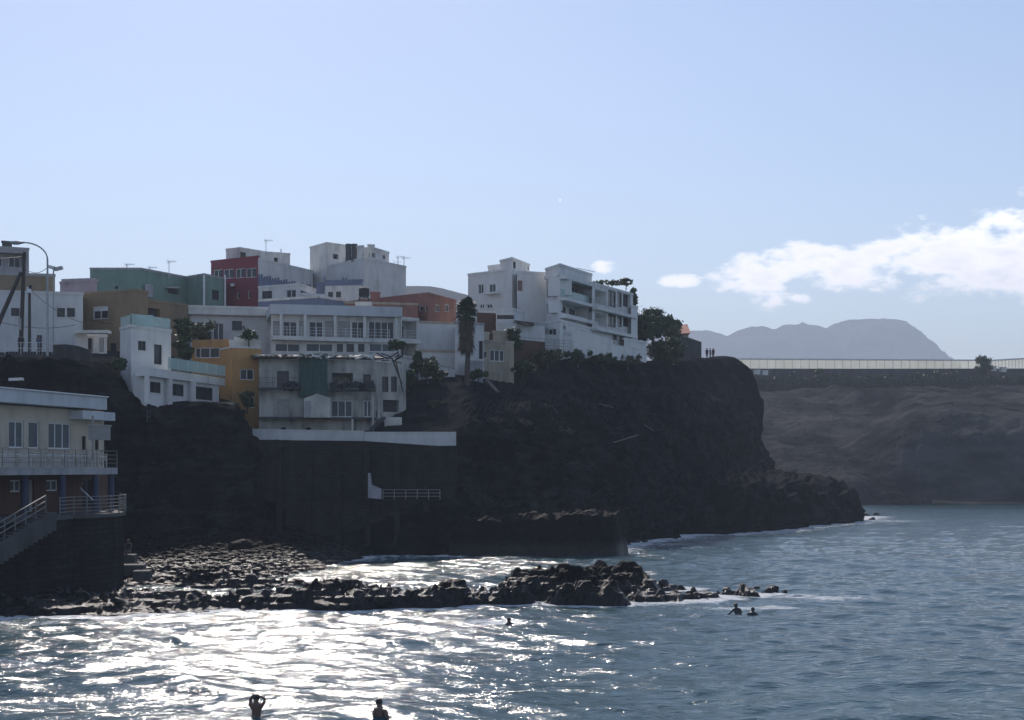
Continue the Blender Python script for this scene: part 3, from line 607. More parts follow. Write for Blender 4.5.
def glass_rail(b, A, B, z, h=1.0, n=5):
    A, B = Vector(A), Vector(B); fr = MB()
    for q in range(n+1): p = A+(B-A)*q/n; fr.bar((p.x, p.y, z), (p.x, p.y, z+h), .05)
    fr.bar((A.x, A.y, z+.03), (B.x, B.y, z+.03), .06); o = obj('balustrade', fr, 'steel', b.r)
    for q in range(n):
        p0, p1 = A+(B-A)*(q+.04)/n, A+(B-A)*(q+.96)/n; g = MB(); g.bar((p0.x, p0.y, z+h/2+.04), (p1.x, p1.y, z+h/2+.04), .02, h-.1); obj('glass_panel', g, 'glass_rail', o)
zz = ZY(367, 124)
A, B = Vector(GX(168, 127)), Vector(GX(225, 137.8)); glass_rail(b, A, B, zz, 1.05, 6)
zt = ZY(328, 131)+.05
glass_rail(b, GX(121, 130.8), GX(131, 128.1), zt, .85, 2); glass_rail(b, GX(131, 128.1), GX(170, 132.8), zt, .95, 4)
bx(b, 'glass_screen', 136, 153, 315, 326.5, 128.6, .05, 'glass_rail')
m = rail_mb(GX(147, 123.4), GX(217, 136.5), 11.3, .95, 2, 2, .25); b.part('railing', m, 'rail_dark')
# --- orange house
b = Bld('house', 'bright orange house with a white roof parapet next to the ruined houses', 235, 140, 10)
b.vol('wall', [(220, 142), (232, 139.5), (261, 140.5)], 349, 9, 'orange', [(1, 240, 369, 254, 380, 'w'), (1, 249, 397, 254.5, 408, ('w', 1))], coping='white', cop_h=.1)
b.vol('upper_wing', [(192, 146), (230, 145)], 340, 12, 'orange', [(0, 195, 348, 200, 358, ('w', 1)), (0, 199.8, 347.5, 219.5, 358, ('w', 2))], depth=6, coping=None)
b.vol('parapet', [(229.5, 140.9), (260.5, 141.6)], 340.5, ZY(349.3, 139.5), 'white', depth=4)
bx(b, 'roof_vent', 234, 242, 337, 341, 142, .7, 'white')
bx(b, 'ledge', 213, 234, 402, 405, 136.5, 2.5, 'tan')
# --- white low house behind orange
b = Bld('house', 'low white house with a deep blank fascia behind the orange house', 230, 158, 14)
b.vol('wall', [(190, 157), (271, 159)], 314.5, 14, 'white_blue', [(0, 232, 321, 242, 330.5, 'd'), (0, 213, 323, 224, 340, 'w')], depth=6, coping=None)
b.vol('fascia', [(188, 156.4), (270, 158.4)], 305.5, ZY(314, 156.4), 'white', depth=7)
bx(b, 'wall_lamp', 208.5, 210, 327, 329.5, 156.6, .3, 'frame_dark'); bx(b, 'wall_lamp', 242.5, 244, 326, 328.5, 158, .3, 'frame_dark')

# --- long white apartment row
b = Bld('apartment_building', 'long white two-storey apartment block with a full-width balcony above the ruined houses', 335, 153, 14)
zf0, zf1 = ZY(313.5, 150.8), ZY(303.5, 150.8)
b.vol('wall', [(271, 152), (400, 155)], 313.5, 13, 'white', [(0, 273, 321, 281, 339, 'sh'), (0, 283, 321.5, 297, 339, ('w', 2)), (0, 299, 321, 305, 339, 'sh'), (0, 309, 321.5, 323, 339, ('w', 2)), (0, 325, 321, 334, 339, 'sh'), (0, 338, 321, 350, 339, 'sh'), (0, 351.5, 321.5, 364, 339, ('w', 2)), (0, 368.5, 321.5, 394, 339, ('w', 4)),
   (0, 275, 343.5, 300, 352, ('c', 2)), (0, 306, 343.5, 333, 352, ('c', 2)), (0, 337, 344, 343, 352, ('d', 1)), (0, 346.5, 344, 354, 352, ('d', 1)), (0, 358, 344, 364.5, 352, ('d', 1)), (0, 369, 343.5, 395, 352, ('c', 2))], coping=None, depth=7)
b.slab('roof_fascia', (270, 152), (401, 155), zf0, zf1, .9, 'fascia_blue', 8)
b.vol('side_terrace', [(400.5, 155.2), (418.5, 157)], 317, 13, 'white', [(0, 402, 321, 416.5, 338.5, ('o', 1)), (0, 401.5, 343.5, 416, 356, ('o', 1))], depth=6)
zb = ZY(340.5, 152); b.slab('balcony_slab', (271, 151.8), (418.5, 156.8), zb, zb+.42, 1.1, 'white', -.02)
A, B = Vector(GX(271.5, 150.9)), Vector(GX(418, 155.9)); b.part('railing', rail_mb(A, B, zb+.42, .95, 1.6, 3, .3, .035), 'frame_white')
for q in (281, 305, 335, 364.5, 396):
    m = MB(); A = P(q, 330, 151.0+(q-271)*.0253); m.box((A.x, A.y+.2, (zb+.42+zf0)/2), .28, .28, zf0-zb-.44); b.part('column', m, 'white')

# --- ruined double house
b = Bld('ruined_house', 'derelict two-storey house with a green net on its front and broken roof', 330, 138, 10, 'house')
b.vol('wall', [(259, 137.5), (376, 139.5)], 359, 9, 'dirty_white', [(0, 264.5, 370, 268.5, 387, 'sh'), (0, 277, 371, 289, 388, ('d', 2)), (0, 332, 373, 353, 388, ('oo', 2)), (0, 363, 374.5, 371, 388, ('d', 1)), (0, 276.5, 399, 289, 416.5, 'sh'), (0, 303.5, 401, 311, 417, 'sh'), (0, 331, 400.5, 352.5, 417, ('c', 3)), (0, 363.5, 400.5, 371.5, 417, ('c', 2)),
   (0, 281, 427.5, 286, 430, 'v'), (0, 306, 427.5, 311, 430, 'v')], depth=9, coping=None)
b.vol('side_wing', [(376.5, 140), (406, 142)], 362, 9, 'dirty_white', [(0, 382, 376.5, 388.5, 392, ('d', 1)), (0, 391, 376.5, 397, 392, ('d', 1)), (0, 383, 400, 399, 412, 'v')], depth=8, coping=None)
m = MB(); d0, d1 = Vector(GX(256, 136.2)), Vector(GX(384, 139.6))
for q in range(46):
    t = q/46; p = d0+(d1-d0)*t; z = ZY(356.2, 137.5)+random.uniform(-.12, .12)
    m.add([(p.x, p.y, z), (p.x+.2, p.y, z), (p.x+.2, p.y+5, z+.9+random.uniform(-.1, .1)), (p.x, p.y+5, z+.9), (p.x, p.y, z-.12), (p.x+.2, p.y, z-.12), (p.x+.2, p.y+5, z+.7), (p.x, p.y+5, z+.7)], [(0, 1, 2, 3), (4, 7, 6, 5), (0, 4, 5, 1), (2, 6, 7, 3), (0, 3, 7, 4), (1, 5, 6, 2)])
m2 = MB(); L0 = (d1-d0).normalized(); o_ = Vector((-L0.y, L0.x))
m2.add([(*(d0-o_*.1), ZY(356.5, 137)), (*(d1-o_*.1), ZY(357.5, 139)), (*(d1+o_*6), ZY(351, 139)+.1), (*(d0+o_*6), ZY(350.5, 137)), (*(d0-o_*.1), ZY(358.6, 137)), (*(d1-o_*.1), ZY(359, 139)), (*(d1+o_*6), ZY(355, 139)), (*(d0+o_*6), ZY(355, 137))], [(0, 1, 2, 3), (4, 7, 6, 5), (0, 4, 5, 1), (2, 6, 7, 3), (0, 3, 7, 4), (1, 5, 6, 2)])
b.part('roof', m2, 'tile_dark')
deb = MB()
for q in range(60):
    t = random.random(); p = d0+(d1-d0)*t; s = random.uniform(.2, .7); deb.box((p.x, p.y-random.uniform(-.2, .3), ZY(357.2, 137.5)+.25*random.random()), s, s*.5, s*random.uniform(.1, .35), random.random()*3, Matrix.Rotation(random.uniform(-.5, .5), 4, 'Y'))
b.part('roof_rubble', deb, 'dirty_white')
deb = MB()
for q in range(12):
    p = d0+(d1-d0)*(.05+.9*random.random()); deb.box((p.x, p.y-.25, ZY(356.8, 137.5)+.3*random.random()), random.uniform(.4, 1.1), .3, .1, random.random(), Matrix.Rotation(random.uniform(-.4, .4), 4, 'Y'))
b.part('broken_panels', deb, 'tarp_white')
# drapery net
def drape(px0, px1, py0, py1, D, amp, seed, n=26):
    vs = []; fs = []
    for j in range(n+1):
        for i in range(n+1):
            u, w = i/n, j/n; A = P(px0+(px1-px0)*u, py0+(py1-py0)*w+2*math.sin(u*9+seed)*w, D); fold = amp*math.sin(u*22+seed+w*2)*(.4+.6*w)+amp*.7*math.sin(u*9+w*5)
            vs.append((A.x, A.y-.25-abs(fold), A.z))
    for j in range(n):
        for i in range(n): a = j*(n+1)+i; fs.append((a, a+1, a+n+2, a+n+1))
    m = MB(); m.add(vs, fs); return m
b.part('green_net', drape(299.5, 328, 354, 396, 138, .16, 1), 'net', smooth=True)
# gabled annex
m = MB(); D = 136.2; pts = [P(304, 417.5, D), P(330, 417.5, D), P(330, 398, D), P(317, 393.5, D), P(304, 398.5, D)]
pb = [p+Vector((0, 1.6, 0)) for p in pts]; m.add(pts+pb, [(0, 1, 2, 3, 4), (9, 8, 7, 6, 5), (0, 5, 6, 1), (1, 6, 7, 2), (2, 7, 8, 3), (3, 8, 9, 4), (4, 9, 5, 0)]); b.part('gabled_porch', m, 'arch_white')
bx(b, 'porch_opening', 304.6, 310.5, 401, 417, D-.04, .3, 'shutter')
for (a0, a1, py, D) in ((259, 299, 388, 137.6), (330, 376, 390, 138.8)):
    b.slab('balcony_slab', (a0, D-.1), (a1, D+.1), ZY(py+1.5, D), ZY(py, D), 1.1, 'concrete', -.02)
    b.part('railing', rail_mb(GX(a0, D-1.1), GX(a1, D-1.0), ZY(py, D), .9, 1.4, 2, .22, .035), 'rail_dark')
b.slab('floor_band', (259, 137.4), (376, 139.4), ZY(419, 137.5), ZY(417, 137.5), .9, 'concrete', -.02)
for q in range(26):
    m = MB(); a0 = random.choice((random.uniform(288, 299), random.uniform(333, 374))); A = P(a0, 388-random.uniform(0, 4), 138); m.box((A.x, A.y-.5, A.z), random.uniform(.3, .9), .5, random.uniform(.2, .6), random.random(), Matrix.Rotation(random.uniform(-.5, .5), 4, 'Y')); b.part('balcony_junk', m, 'tarp_dark')
for q, y0, y1, D in ((352.5, 419, 432, 137.6), (373, 396, 432, 138.2), (379, 392, 418, 138.4)):
    m = MB(); m.bar(P(q, y0, D), P(q, y1, D), .16); b.part('post', m, 'arch_white')
m = MB(); m.bar(P(369, 432, 137), P(384, 417.5, 138.6), .5, .18)
for q in range(9): A = P(370+q*1.6, 431-q*1.6, 137.1); m.box((A.x, A.y-.1, A.z), .35, .9, .08)
b.part('stair', m, 'concrete')
m = MB(); A, B = P(384, 417, 138.5), P(402, 432, 139.5); m.box(((A.x+B.x)/2, 139.2, (A.z+B.z)/2), B.x-A.x, .3, A.z-B.z); b.part('stair_wall', m, 'arch_white')
m = MB()
for q in range(10):
    A = P(random.uniform(386, 397), random.uniform(356, 362), 139.5); m.bar(A, A+Vector((random.uniform(-1, 1), -.4, random.uniform(-.3, .6))), .1)
m.bar(P(392, 358, 139), P(402, 384, 139), .28, .15); m.bar(P(396, 362, 139), P(403, 392, 139), .12); b.part('fallen_beams', m, 'wood_pole')

# --- garden walls and retaining walls
def wall(label, pts, thick, mat, name='garden_wall', cat='wall', group=None, cap=None):
    """pts: (px, py_top, py_bot, D)"""
    A0 = P(pts[0][0], pts[0][2], pts[0][3]); r = root(name, A0, label, cat, group); m = MB(); cm = MB()
    for a, c_ in zip(pts[:-1], pts[1:]):
        T0, T1, B0, B1 = P(a[0], a[1], a[3]), P(c_[0], c_[1], c_[3]), P(a[0], a[2], a[3]), P(c_[0], c_[2], c_[3]); o = Vector((0, thick, 0))
        m.add([B0, B1, T1, T0, B0+o, B1+o, T1+o, T0+o], [(0, 1, 2, 3), (7, 6, 5, 4), (0, 4, 5, 1), (2, 6, 7, 3), (0, 3, 7, 4), (1, 5, 6, 2)])
        if cap:
            u = Vector((0, 0, .1)); e = Vector((0, -.05, .004)); o2 = Vector((0, thick+.05, .004)); cm.add([T0+e, T1+e, T1+o2, T0+o2, T0+e+u, T1+e+u, T1+o2+u, T0+o2+u], [(0, 3, 2, 1), (4, 5, 6, 7), (0, 1, 5, 4), (2, 3, 7, 6), (0, 4, 7, 3), (1, 2, 6, 5)])
    obj('wall_body', m, mat, r)
    if cap: obj('coping', cm, cap, r)
    return r
wall('low white parapet wall below the derelict house, above the big dark retaining wall', [(250, 430, 439.5, 133.8), (364, 432, 441, 134.6)], .3, 'white_blue', cap='white')
wall('white parapet wall at the right end of the big retaining wall', [(364.5, 433, 447, 133), (456, 433, 445.5, 133)], .3, 'white_blue', cap='white')
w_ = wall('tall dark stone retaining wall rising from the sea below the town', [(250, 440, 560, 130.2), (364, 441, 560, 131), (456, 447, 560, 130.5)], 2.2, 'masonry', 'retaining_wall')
m = MB(); A0, A1 = GX(250, 129.9), GX(456, 130.2)
for q in range(1, 7):
    px_ = 250+q*29.4; D = 130.2+.8*min(1, (px_-250)/114) if px_ < 364 else 131-.5*(px_-364)/92; A = P(px_, 500, D-.25); m.box((A.x, A.y, 4.6), .5, .5, 9.4)
obj('buttress', m, 'masonry', w_)
r = root('sluice_wall', P(376, 498, 129.5), 'small white angled wall end on the dark retaining wall with a faint fence', 'wall')
m = MB(); D = 129.3; pts = [P(368, 498, D), P(368, 473, D), P(370, 473, D), P(371.5, 485, D), P(381, 489, D), P(381, 499, D)]; pb = [p+Vector((0, .8, 0)) for p in pts]
m.add(pts+pb, [(0, 1, 2, 3, 4, 5), (11, 10, 9, 8, 7, 6)]+[(i, i+6, (i+1) % 6+6, (i+1) % 6) for i in range(6)]); obj('wall_body', m, 'grey_wall', r)
obj('railing', rail_mb(GX(383, 129), GX(440, 129), ZY(499.5, 129), .85, 1.0, 3, None, .04), 'shutter', r)
wall('sloping white garden wall with cactus shadows below the long apartment block', [(398, 357, 380, 150), (414, 360, 381, 151), (455, 369.5, 379, 152.5)], .3, 'white_blue', cap='grey_wall')
b = Bld('house', 'plain blue-white blank-walled house left of the palm tree', 430, 160, 14)
b.vol('wall', [(418, 159), (457, 161)], 321, 14, 'white_blue', depth=7, coping='tan'); b.vol('lean_to', [(420, 156), (456, 157)], 350, 14, 'white_blue', depth=3, coping='tan', back=[GX(456, 160), GX(420, 160)])
b = Bld('house', 'grey-white house directly behind the palm tree', 468, 156, 14)
b.vol('wall', [(455, 155), (484, 156.5)], 322, 14, 'white_blue', [(0, 479, 341, 483.5, 359, 'v')], depth=6, coping='grey_wall'); b.vol('porch', [(470, 153), (483, 153.5)], 361, 14, 'grey_wall', depth=2)
# --- terracotta houses
b = Bld('house', 'terracotta house with small white-framed windows behind the palm tree', 425, 186, 18)
b.vol('wall', [(345, 192), (428, 182), (456, 190)], 300, 18, 'terracotta', [(1, 435, 304.5, 440, 312, ('w', 1)), (1, 444.5, 304.5, 449.5, 312, ('w', 1)), (0, 419, 305.5, 423, 311.5, ('w', 1)), (0, 425, 305.5, 427.6, 311.5, ('w', 1))], ztop=ZY(296.5, 186))
b.vol('lower_wing', [(345, 178), (418, 180)], 303, 18, 'terracotta', depth=4, coping='tan', ztop=ZY(303.5, 180))
b.vol('chimney', [(370.5, 181), (380, 181.3)], 292, 20, 'terracotta', depth=1.2)
r = root('water_tank', P(364, 303, 176), 'dark water tank on legs on a white plinth above the long apartment block', 'tank')
m = MB(); A = P(364, 294, 176.5); pr = [(0, .5), (.1, .62), (.75, .62), (.78, .68), (.8, .66), (.95, .4), (1.0, .12)]
vs = []; n_ = 16
for h_, r_ in pr: vs += [(A.x+r_*math.cos(6.2832*k/n_), A.y+r_*math.sin(6.2832*k/n_), ZY(296.5, 176)+h_*1.2) for k in range(n_)]
m.add(vs, [(j*n_+k, j*n_+(k+1) % n_, (j+1)*n_+(k+1) % n_, (j+1)*n_+k) for j in range(len(pr)-1) for k in range(n_)]+[tuple(range(n_)), tuple((len(pr)-1)*n_+k for k in range(n_))]); obj('tank_body', m, 'tarp_dark', r, smooth=True)
m = MB()
for k in range(4): m.bar((A.x+.7*(-1)**k, A.y+.5*(1 if k < 2 else -1), ZY(303, 176)), (A.x+.45*(-1)**k, A.y+.35*(1 if k < 2 else -1), ZY(296.6, 176)), .09)
m.bar((A.x-.6, A.y-.5, ZY(300, 176)), (A.x+.6, A.y-.5, ZY(297, 176)), .06); obj('stand', m, 'frame_dark', r)
m = MB(); m.box((A.x, A.y, ZY(304, 176)), 1.9, 1.6, .5); obj('plinth', m, 'white', r)
b = Bld('house', 'small tan house with a three-pane window and walled roof terrace beside the palm', 497, 157, 13)
b.vol('wall', [(482, 157), (514, 159)], 340, 12, 'tan', [(0, 490, 350, 504.5, 361.5, ('w', 3)), (0, 484, 352, 486.5, 357, 'v')], depth=6, coping='tan'); b.vol('roof_terrace_wall', [(493, 160), (512, 161)], 331, 16, 'tan', depth=4); b.vol('stair_head', [(482, 160), (489, 160.5)], 332, 16, 'dirty_white', depth=3)
b = Bld('house', 'dark brown brick house with a pale roof edge behind the tan house', 488, 170, 16)
b.vol('wall', [(477, 169), (497, 170)], 310.5, 16, 'brick_brown', depth=7, coping='white'); b.vol('white_wing', [(496, 169), (513, 168), (524, 173)], 309, 15, 'white_blue', [(1, 517, 321, 522, 330, 'v')]); b.vol('low_wing', [(497, 166), (516, 167)], 323, 15, 'white_blue', depth=3)
bx(b, 'awning', 497, 514, 315, 318, 165.6, 1.2, 'tile_dark')
b = Bld('shed', 'blue-grey rendered outbuilding with a dark sloping roof beside the white modern block', 530, 168, 16)
b.vol('wall', [(514, 168), (545, 170)], 322, 16, 'white_blue', depth=4, coping='grey_wall')
m = MB(); a, c_ = P(513, 320, 167.4), P(534, 322.5, 168.6); e = Vector((0, 0, -.9)); m.add([a, c_, c_+Vector((0, .5, 0)), a+Vector((0, .5, 0)), a+e*.2+Vector((1.6, 0, -.3)), c_+e*.4, c_+e*.4+Vector((0, .5, 0)), a+e*.2+Vector((1.6, .5, -.3))], [(0, 3, 2, 1), (4, 5, 6, 7), (0, 1, 5, 4), (2, 3, 7, 6), (0, 4, 7, 3), (1, 2, 6, 5)]); b.part('awning', m, 'tile_dark')

# --- red and white building
b = Bld('apartment_building', 'dark red fronted building with a strip of white-framed windows and white rear wing', 240, 203, 20)
b.vol('wall', [(211, 206), (258, 201)], 261, 20, 'red_wall', [(0, 213.5, 269.5, 222.5, 279, ('w', 2)), (0, 223.5, 269, 234, 278.5, ('w', 2)), (0, 235.5, 268.5, 245, 278, ('w', 2)), (0, 246, 268, 256.5, 277.5, ('w', 2)), (0, 237, 292, 239.5, 299, ('w', 1)), (0, 248, 291, 250.5, 298.5, ('w', 1))], depth=9, coping='red_wall')
b.vol('white_wing', [(258.3, 201.2), (313, 214)], 257.5, 20, 'white_blue', depth=9, ztop=ZY(260, 203))
s0, s1 = Vector(GX(258.4, 201)), Vector(GX(312, 213.6))
m = MB(); d = (s1-s0).normalized(); o_ = Vector((d.y, -d.x)); z = ZY(285, 201); m.prism([s0+o_*.08, s1+o_*.08, s1-o_*.05, s0-o_*.05], z-3, z+1.1)
for q in range(20):
    t = q/20; p = s0+(s1-s0)*t; m.prism([p+o_*.08, p+d*.25+o_*.08, p+d*.25-o_*.04, p-o_*.04], z+1.1, z+1.1+.35+.15*math.sin(q*2.1))
b.part('blue_dado', m, 'blue_paint')
b.vol('penthouse', [(226, 209), (240, 207.5), (268, 212)], 249, 30, 'white', [(1, 238.5, 252, 246, 258, 'd')]); b.vol('stair_head', [(262, 211), (290, 213)], 251.5, 30, 'white', [(0, 274, 257.5, 278, 262, 'v')], depth=4)
m = MB(); m.tube([P(281, 259, 210.5), P(281, 249, 210.5)], .09); b.part('vent_pipe', m, 'frame_white')
m = MB(); m.box(P(232.5, 285, 203.2), .5, .3, .35); b.part('wall_lamp', m, 'frame_white')
# --- large white block
b = Bld('apartment_building', 'large white cubic block with pipes and small rooms on its roof', 362, 207, 20)
b.vol('wall', [(312, 217), (364, 205), (406, 214)], 257, 20, 'white_blue', ztop=ZY(257.5, 205))
b.vol('rooftop_room', [(310, 217.5), (327, 213), (348, 216)], 247, 32, 'white', [(1, 333, 254, 338.5, 259, 'v')], coping='same'); b.vol('rooftop_room', [(361, 209), (372, 208), (389, 213)], 248, 34, 'white', [(0, 361.7, 252.5, 363.5, 256, 'v'), (1, 372, 253, 375.5, 257.5, 'v'), (1, 382.5, 254.5, 386, 259.5, ('w', 1))])
b.vol('chimney_stack', [(368, 209.5), (374.5, 209.8)], 244.5, 36, 'white', depth=1); b.vol('parapet_block', [(357, 206.5), (363, 206)], 246, 36, 'white', depth=1)
for q in (348.5, 354.5):
    m = MB(); A = P(q, 246, 210); m.tube([(A.x, A.y, ZY(262, 210)), (A.x, A.y, ZY(244, 210))], .42, 14); t = obj('water_pipe_stack', m, 'concrete', b.r)
for q in (346, 352, 357):
    m = MB(); m.tube([P(q, 261, 207), P(q+1, 250, 208)], .12); b.part('vent_pipe', m, 'rail_dark')
b2 = Bld('house', 'white low wing with a blue painted band in front of the large white block', 342, 198, 20)
b2.vol('wall', [(325, 199), (362, 198)], 286, 20, 'white_blue', [(0, 328, 292, 333, 298, 'd'), (0, 336, 291.5, 341, 297.5, 'd')], depth=3, coping=None)
b2.vol('blue_parapet', [(324.5, 199.4), (362.5, 198.4)], 280.5, ZY(286, 199)-.002, 'blue_paint', depth=4); b2.vol('blue_gate_pier', [(316, 200), (324, 200)], 283, 20, 'blue_paint', depth=2)
for q in (325, 343, 346): 
    m = MB(); m.tube([P(q, 281, 199), P(q, 277.5, 199)], .13); b2.part('finial', m, 'blue_paint')
# --- blue trimmed house
b = Bld('house', 'small white house with sloping parapet and blue band above the long apartment block', 285, 188, 18)
b.vol('wall', [(258.5, 189), (300, 186), (316, 192)], 286, 18, 'white', [(0, 262, 291, 272, 300, 'd'), (0, 286, 289.5, 296, 299, ('w', 2)), (1, 300.5, 292, 312, 299, 'v')], ztop=ZY(284.5, 187))
m = MB(); a0, a1, a2 = P(258, 301, 180), P(318, 297, 180), P(346, 301, 182); e = Vector((0, 0, -1.1)); o_ = Vector((0, 5, 0))
for u, w in ((a0, a1), (a1, a2)): m.add([u+e, w+e, w, u, u+e+o_, w+e+o_, w+o_, u+o_], [(0, 1, 2, 3), (7, 6, 5, 4), (0, 4, 5, 1), (2, 6, 7, 3), (0, 3, 7, 4), (1, 5, 6, 2)])
b.part('blue_roof', m, 'blue_paint')
m = MB(); u_ = Vector((0, -.05, .35))
for u, w in ((a0, a1), (a1, a2)): m.bar(u+Vector((0, .2, .05)), w+Vector((0, .2, .05)), .5, .3)
b.part('roof_edge', m, 'white')
b.vol('lower_wing', [(258.5, 181), (345, 183.5)], 303, 18, 'white_blue', depth=3, coping=None, ztop=ZY(304.5, 181)); b.vol('pergola_base', [(300, 186), (326, 188)], 293, 18, 'white_blue', [(0, 303, 295, 308, 299, 'v'), (0, 311, 295.5, 320, 299, 'v')], depth=3)

# --- modern white apartments on the cliff
b = Bld('apartment_building', 'large modern white apartment complex with stair tower and deep balconies near the cliff end', 560, 180, 17)
b.vol('left_block', [(468, 184), (513, 179), (545, 191)], 274, 17, 'white_clean', [(0, 478, 284, 483.5, 294, 'w'), (0, 489, 284, 495.5, 294, 'w'), (0, 479.5, 304, 484, 308.5, 'w'), (0, 486.5, 304, 492, 308.5, 'w')])
b.slab('window_balcony', (486.5, 181.6), (500, 180.2), ZY(294.6, 181), ZY(292.6, 181), .7, 'white_clean', -.02)
b.vol('stair_tower', [(500, 181), (512, 178.5), (529.5, 184.5)], 257, 17, 'white_clean', [(1, 513, 261.5, 515.8, 286, ('d', 1)), (1, 513, 289.5, 515.8, 307, ('d', 1)), (1, 527.5, 261, 528.9, 270, 'v')], ztop=ZY(257.5, 178.5))
b.vol('lift_housing', [(488, 184.5), (501, 183)], 266, 28, 'white_clean', depth=4)
b.vol('centre_wing', [(517, 177), (546, 178.5)], 271, 17, 'white_clean', [(0, 517.6, 280.5, 522.5, 291, 'br')], depth=9)
b.vol('balcony_block', [(545.5, 177), (560, 173), (592, 182)], 268.5, 17, 'white_clean', [(0, 546.5, 280, 559.2, 296.5, ('o', 1)), (1, 560.8, 280.5, 591, 299.5, ('o', 3)), (0, 546.5, 302.5, 559.2, 312, ('v', 1)), (1, 561, 303.5, 588, 315.5, ('o', 3)), (1, 563, 324.5, 566, 329, 'v')], cop_h=.25)
b.slab('balcony_slab', (559.6, 172.9), (592, 182), ZY(300.5, 173), ZY(297.3, 173), .8, 'white_clean', -.02); b.slab('balcony_slab', (559.6, 172.9), (592, 182), ZY(318, 173), ZY(314.5, 173), .8, 'white_clean', -.02)
b.slab('roof_edge', (559.6, 172.9), (592, 182), ZY(279, 173), ZY(275.5, 173), .8, 'white_clean', -.02); b.slab('roof_edge', (545.5, 177), (560.0, 173.0), ZY(279.8, 177), ZY(276.5, 177), .2, 'white_clean', -.02)
glass_rail(b, Vector(GX(560.4, 172.3)), Vector(GX(591, 180.9)), ZY(297.3, 173), .95, 5)
b.vol('right_block', [(592, 180), (633, 192)], 282, 17, 'white_clean', [(0, 595, 290.5, 606.5, 304.5, ('o', 1)), (0, 608, 290.5, 616, 307, ('d', 2)), (0, 617.3, 291, 622, 307, ('d', 1)), (0, 623, 292, 630.5, 307, ('v', 1)), (0, 595, 313.5, 606.5, 325.5, ('o', 1)), (0, 608, 313, 616, 327, ('d', 2)), (0, 617.3, 313.5, 622, 327, ('d', 1)), (0, 623, 314, 630.5, 327, ('v', 1)), (0, 612.5, 334.5, 617, 340, 'd'), (0, 619.5, 335.5, 624, 341, 'd'), (0, 612, 341.5, 615, 347, 'v')], depth=10)
b.slab('balcony_slab', (592, 180), (632, 191.7), ZY(309.6, 180), ZY(306.6, 180), .8, 'white_clean', -.02); b.slab('balcony_slab', (592, 180), (632, 191.7), ZY(330.5, 180), ZY(327.3, 180), .8, 'white_clean', -.02)
b.part('railing', rail_mb(GX(593, 179.2), GX(631, 190.5), ZY(306.6, 180), .9, 2, 2, .3, .035), 'shutter'); b.part('railing', rail_mb(GX(593, 179.2), GX(631, 190.5), ZY(327.3, 180), .9, 2, 2, .3, .035), 'shutter')
b.vol('end_tower', [(631, 190), (637.5, 192)], 305, 17, 'white_clean', depth=6); b.vol('end_terrace', [(624, 187), (646.5, 193)], 338, 17, 'white_clean', depth=5)
b.vol('ground_floor', [(545, 173), (560, 170.5), (593, 180.5)], 322, 17, 'white_clean', [(0, 548, 329, 556, 343, 'w'), (1, 563, 325.5, 566, 330, 'v')], coping='same')
m = MB(); m.bar(P(595, 272, 181), P(577, 268, 178), .06); b.part('roof_pipe', m, 'steel')
wall('stepped white boundary wall in front of the modern apartment complex', [(572, 333, 355, 171), (576, 329, 356, 171.5), (597, 335, 357.5, 175), (612, 339, 359, 178), (614, 345, 360, 178.5), (640, 350, 361, 184)], .35, 'white_clean', cap='white')
wall('short white garden wall with a dark doorway left of the modern complex', [(545, 334, 350, 171.5), (572, 336, 353, 171)], .3, 'white_blue')
wall('dark red-brown terrace wall below the outbuilding', [(514, 339, 362, 165), (545, 342, 366, 166)], .4, 'brick_brown')
r = root('fence', P(552, 352, 168), 'thin dark wire fence on the cliff top below the modern apartments', 'fence'); m = rail_mb(GX(514, 164), GX(573, 169.5), ZY(351, 166), 1.4, 1.5, 4, None, .035); obj('fence_posts', m, 'rail_dark', r)

# --- beyond: small red roofed house, wall on the headland
b = Bld('house', 'tiny white house with a red tiled roof behind the trees at the cliff end', 684, 245, 24)
b.vol('wall', [(673, 246), (688.5, 244)], 333, 22, 'white', depth=6, coping=None)
m = MB(); z0, z1 = ZY(334, 244), ZY(323.5, 246); A, B = P(674, 334, 244.2), P(689, 334, 243); m.add([(A.x-.3, A.y-.6, z0), (B.x+.2, B.y-.6, z0), (B.x+.2, B.y+4, z1), (A.x+.9, A.y+4, z1), (B.x+.2, B.y+8, z0), (A.x-.3, A.y+8, z0)], [(0, 1, 2, 3), (3, 2, 4, 5), (0, 3, 5), (1, 4, 2), (0, 5, 4, 1)]); b.part('roof', m, 'red_tile')
wall('dark rendered wall at the very end of the cliff top beside three standing people', [(668, 333, 362, 236), (690, 338, 362, 238), (701.5, 342, 360, 240)], 5, 'dark_wall')

# ================================================================ restaurant by the beach
b = Bld('restaurant', 'cream two-storey beachside restaurant with blue columns, balconies and a pale flat roof', 60, 92, .5, 'building')
b.vol('upper_floor', [(-60, 80.5), (104, 97)], 400, ZY(466, 90)-.1, 'cream', perp=True, wins=[(0, 9, 421, 24, 448, ('c', 2)), (0, 28.5, 421.5, 39.5, 448.5, ('c', 1)), (0, 48.5, 423, 71, 449, ('c', 3)), (0, 82, 436, 86, 450, 'd'), (0, 95, 438, 99, 450, 'd'), (0, -20, 419, 0, 447, ('c', 2))], depth=9, coping=None)
zr = ZY(400.5, 86)
b.slab('roof_fascia', (-75, 79.2), (93, 96), zr-.15, zr+.62, 1.0, 'fascia_blue', 9)
b.slab('roof_trim', (-75, 79.2), (93.3, 96), zr+.63, zr+.70, 1.12, 'frame_white', 8.5)
b.slab('porch_roof', (64, 93), (97, 97), ZY(419, 93), ZY(410.5, 93), 1.3, 'fascia_blue', 2)
zd = 7.55
b.slab('balcony_slab', (-68, 76.5), (109, 96), zd-.45, zd-.02, .6, 'grey_wall', 3.2)
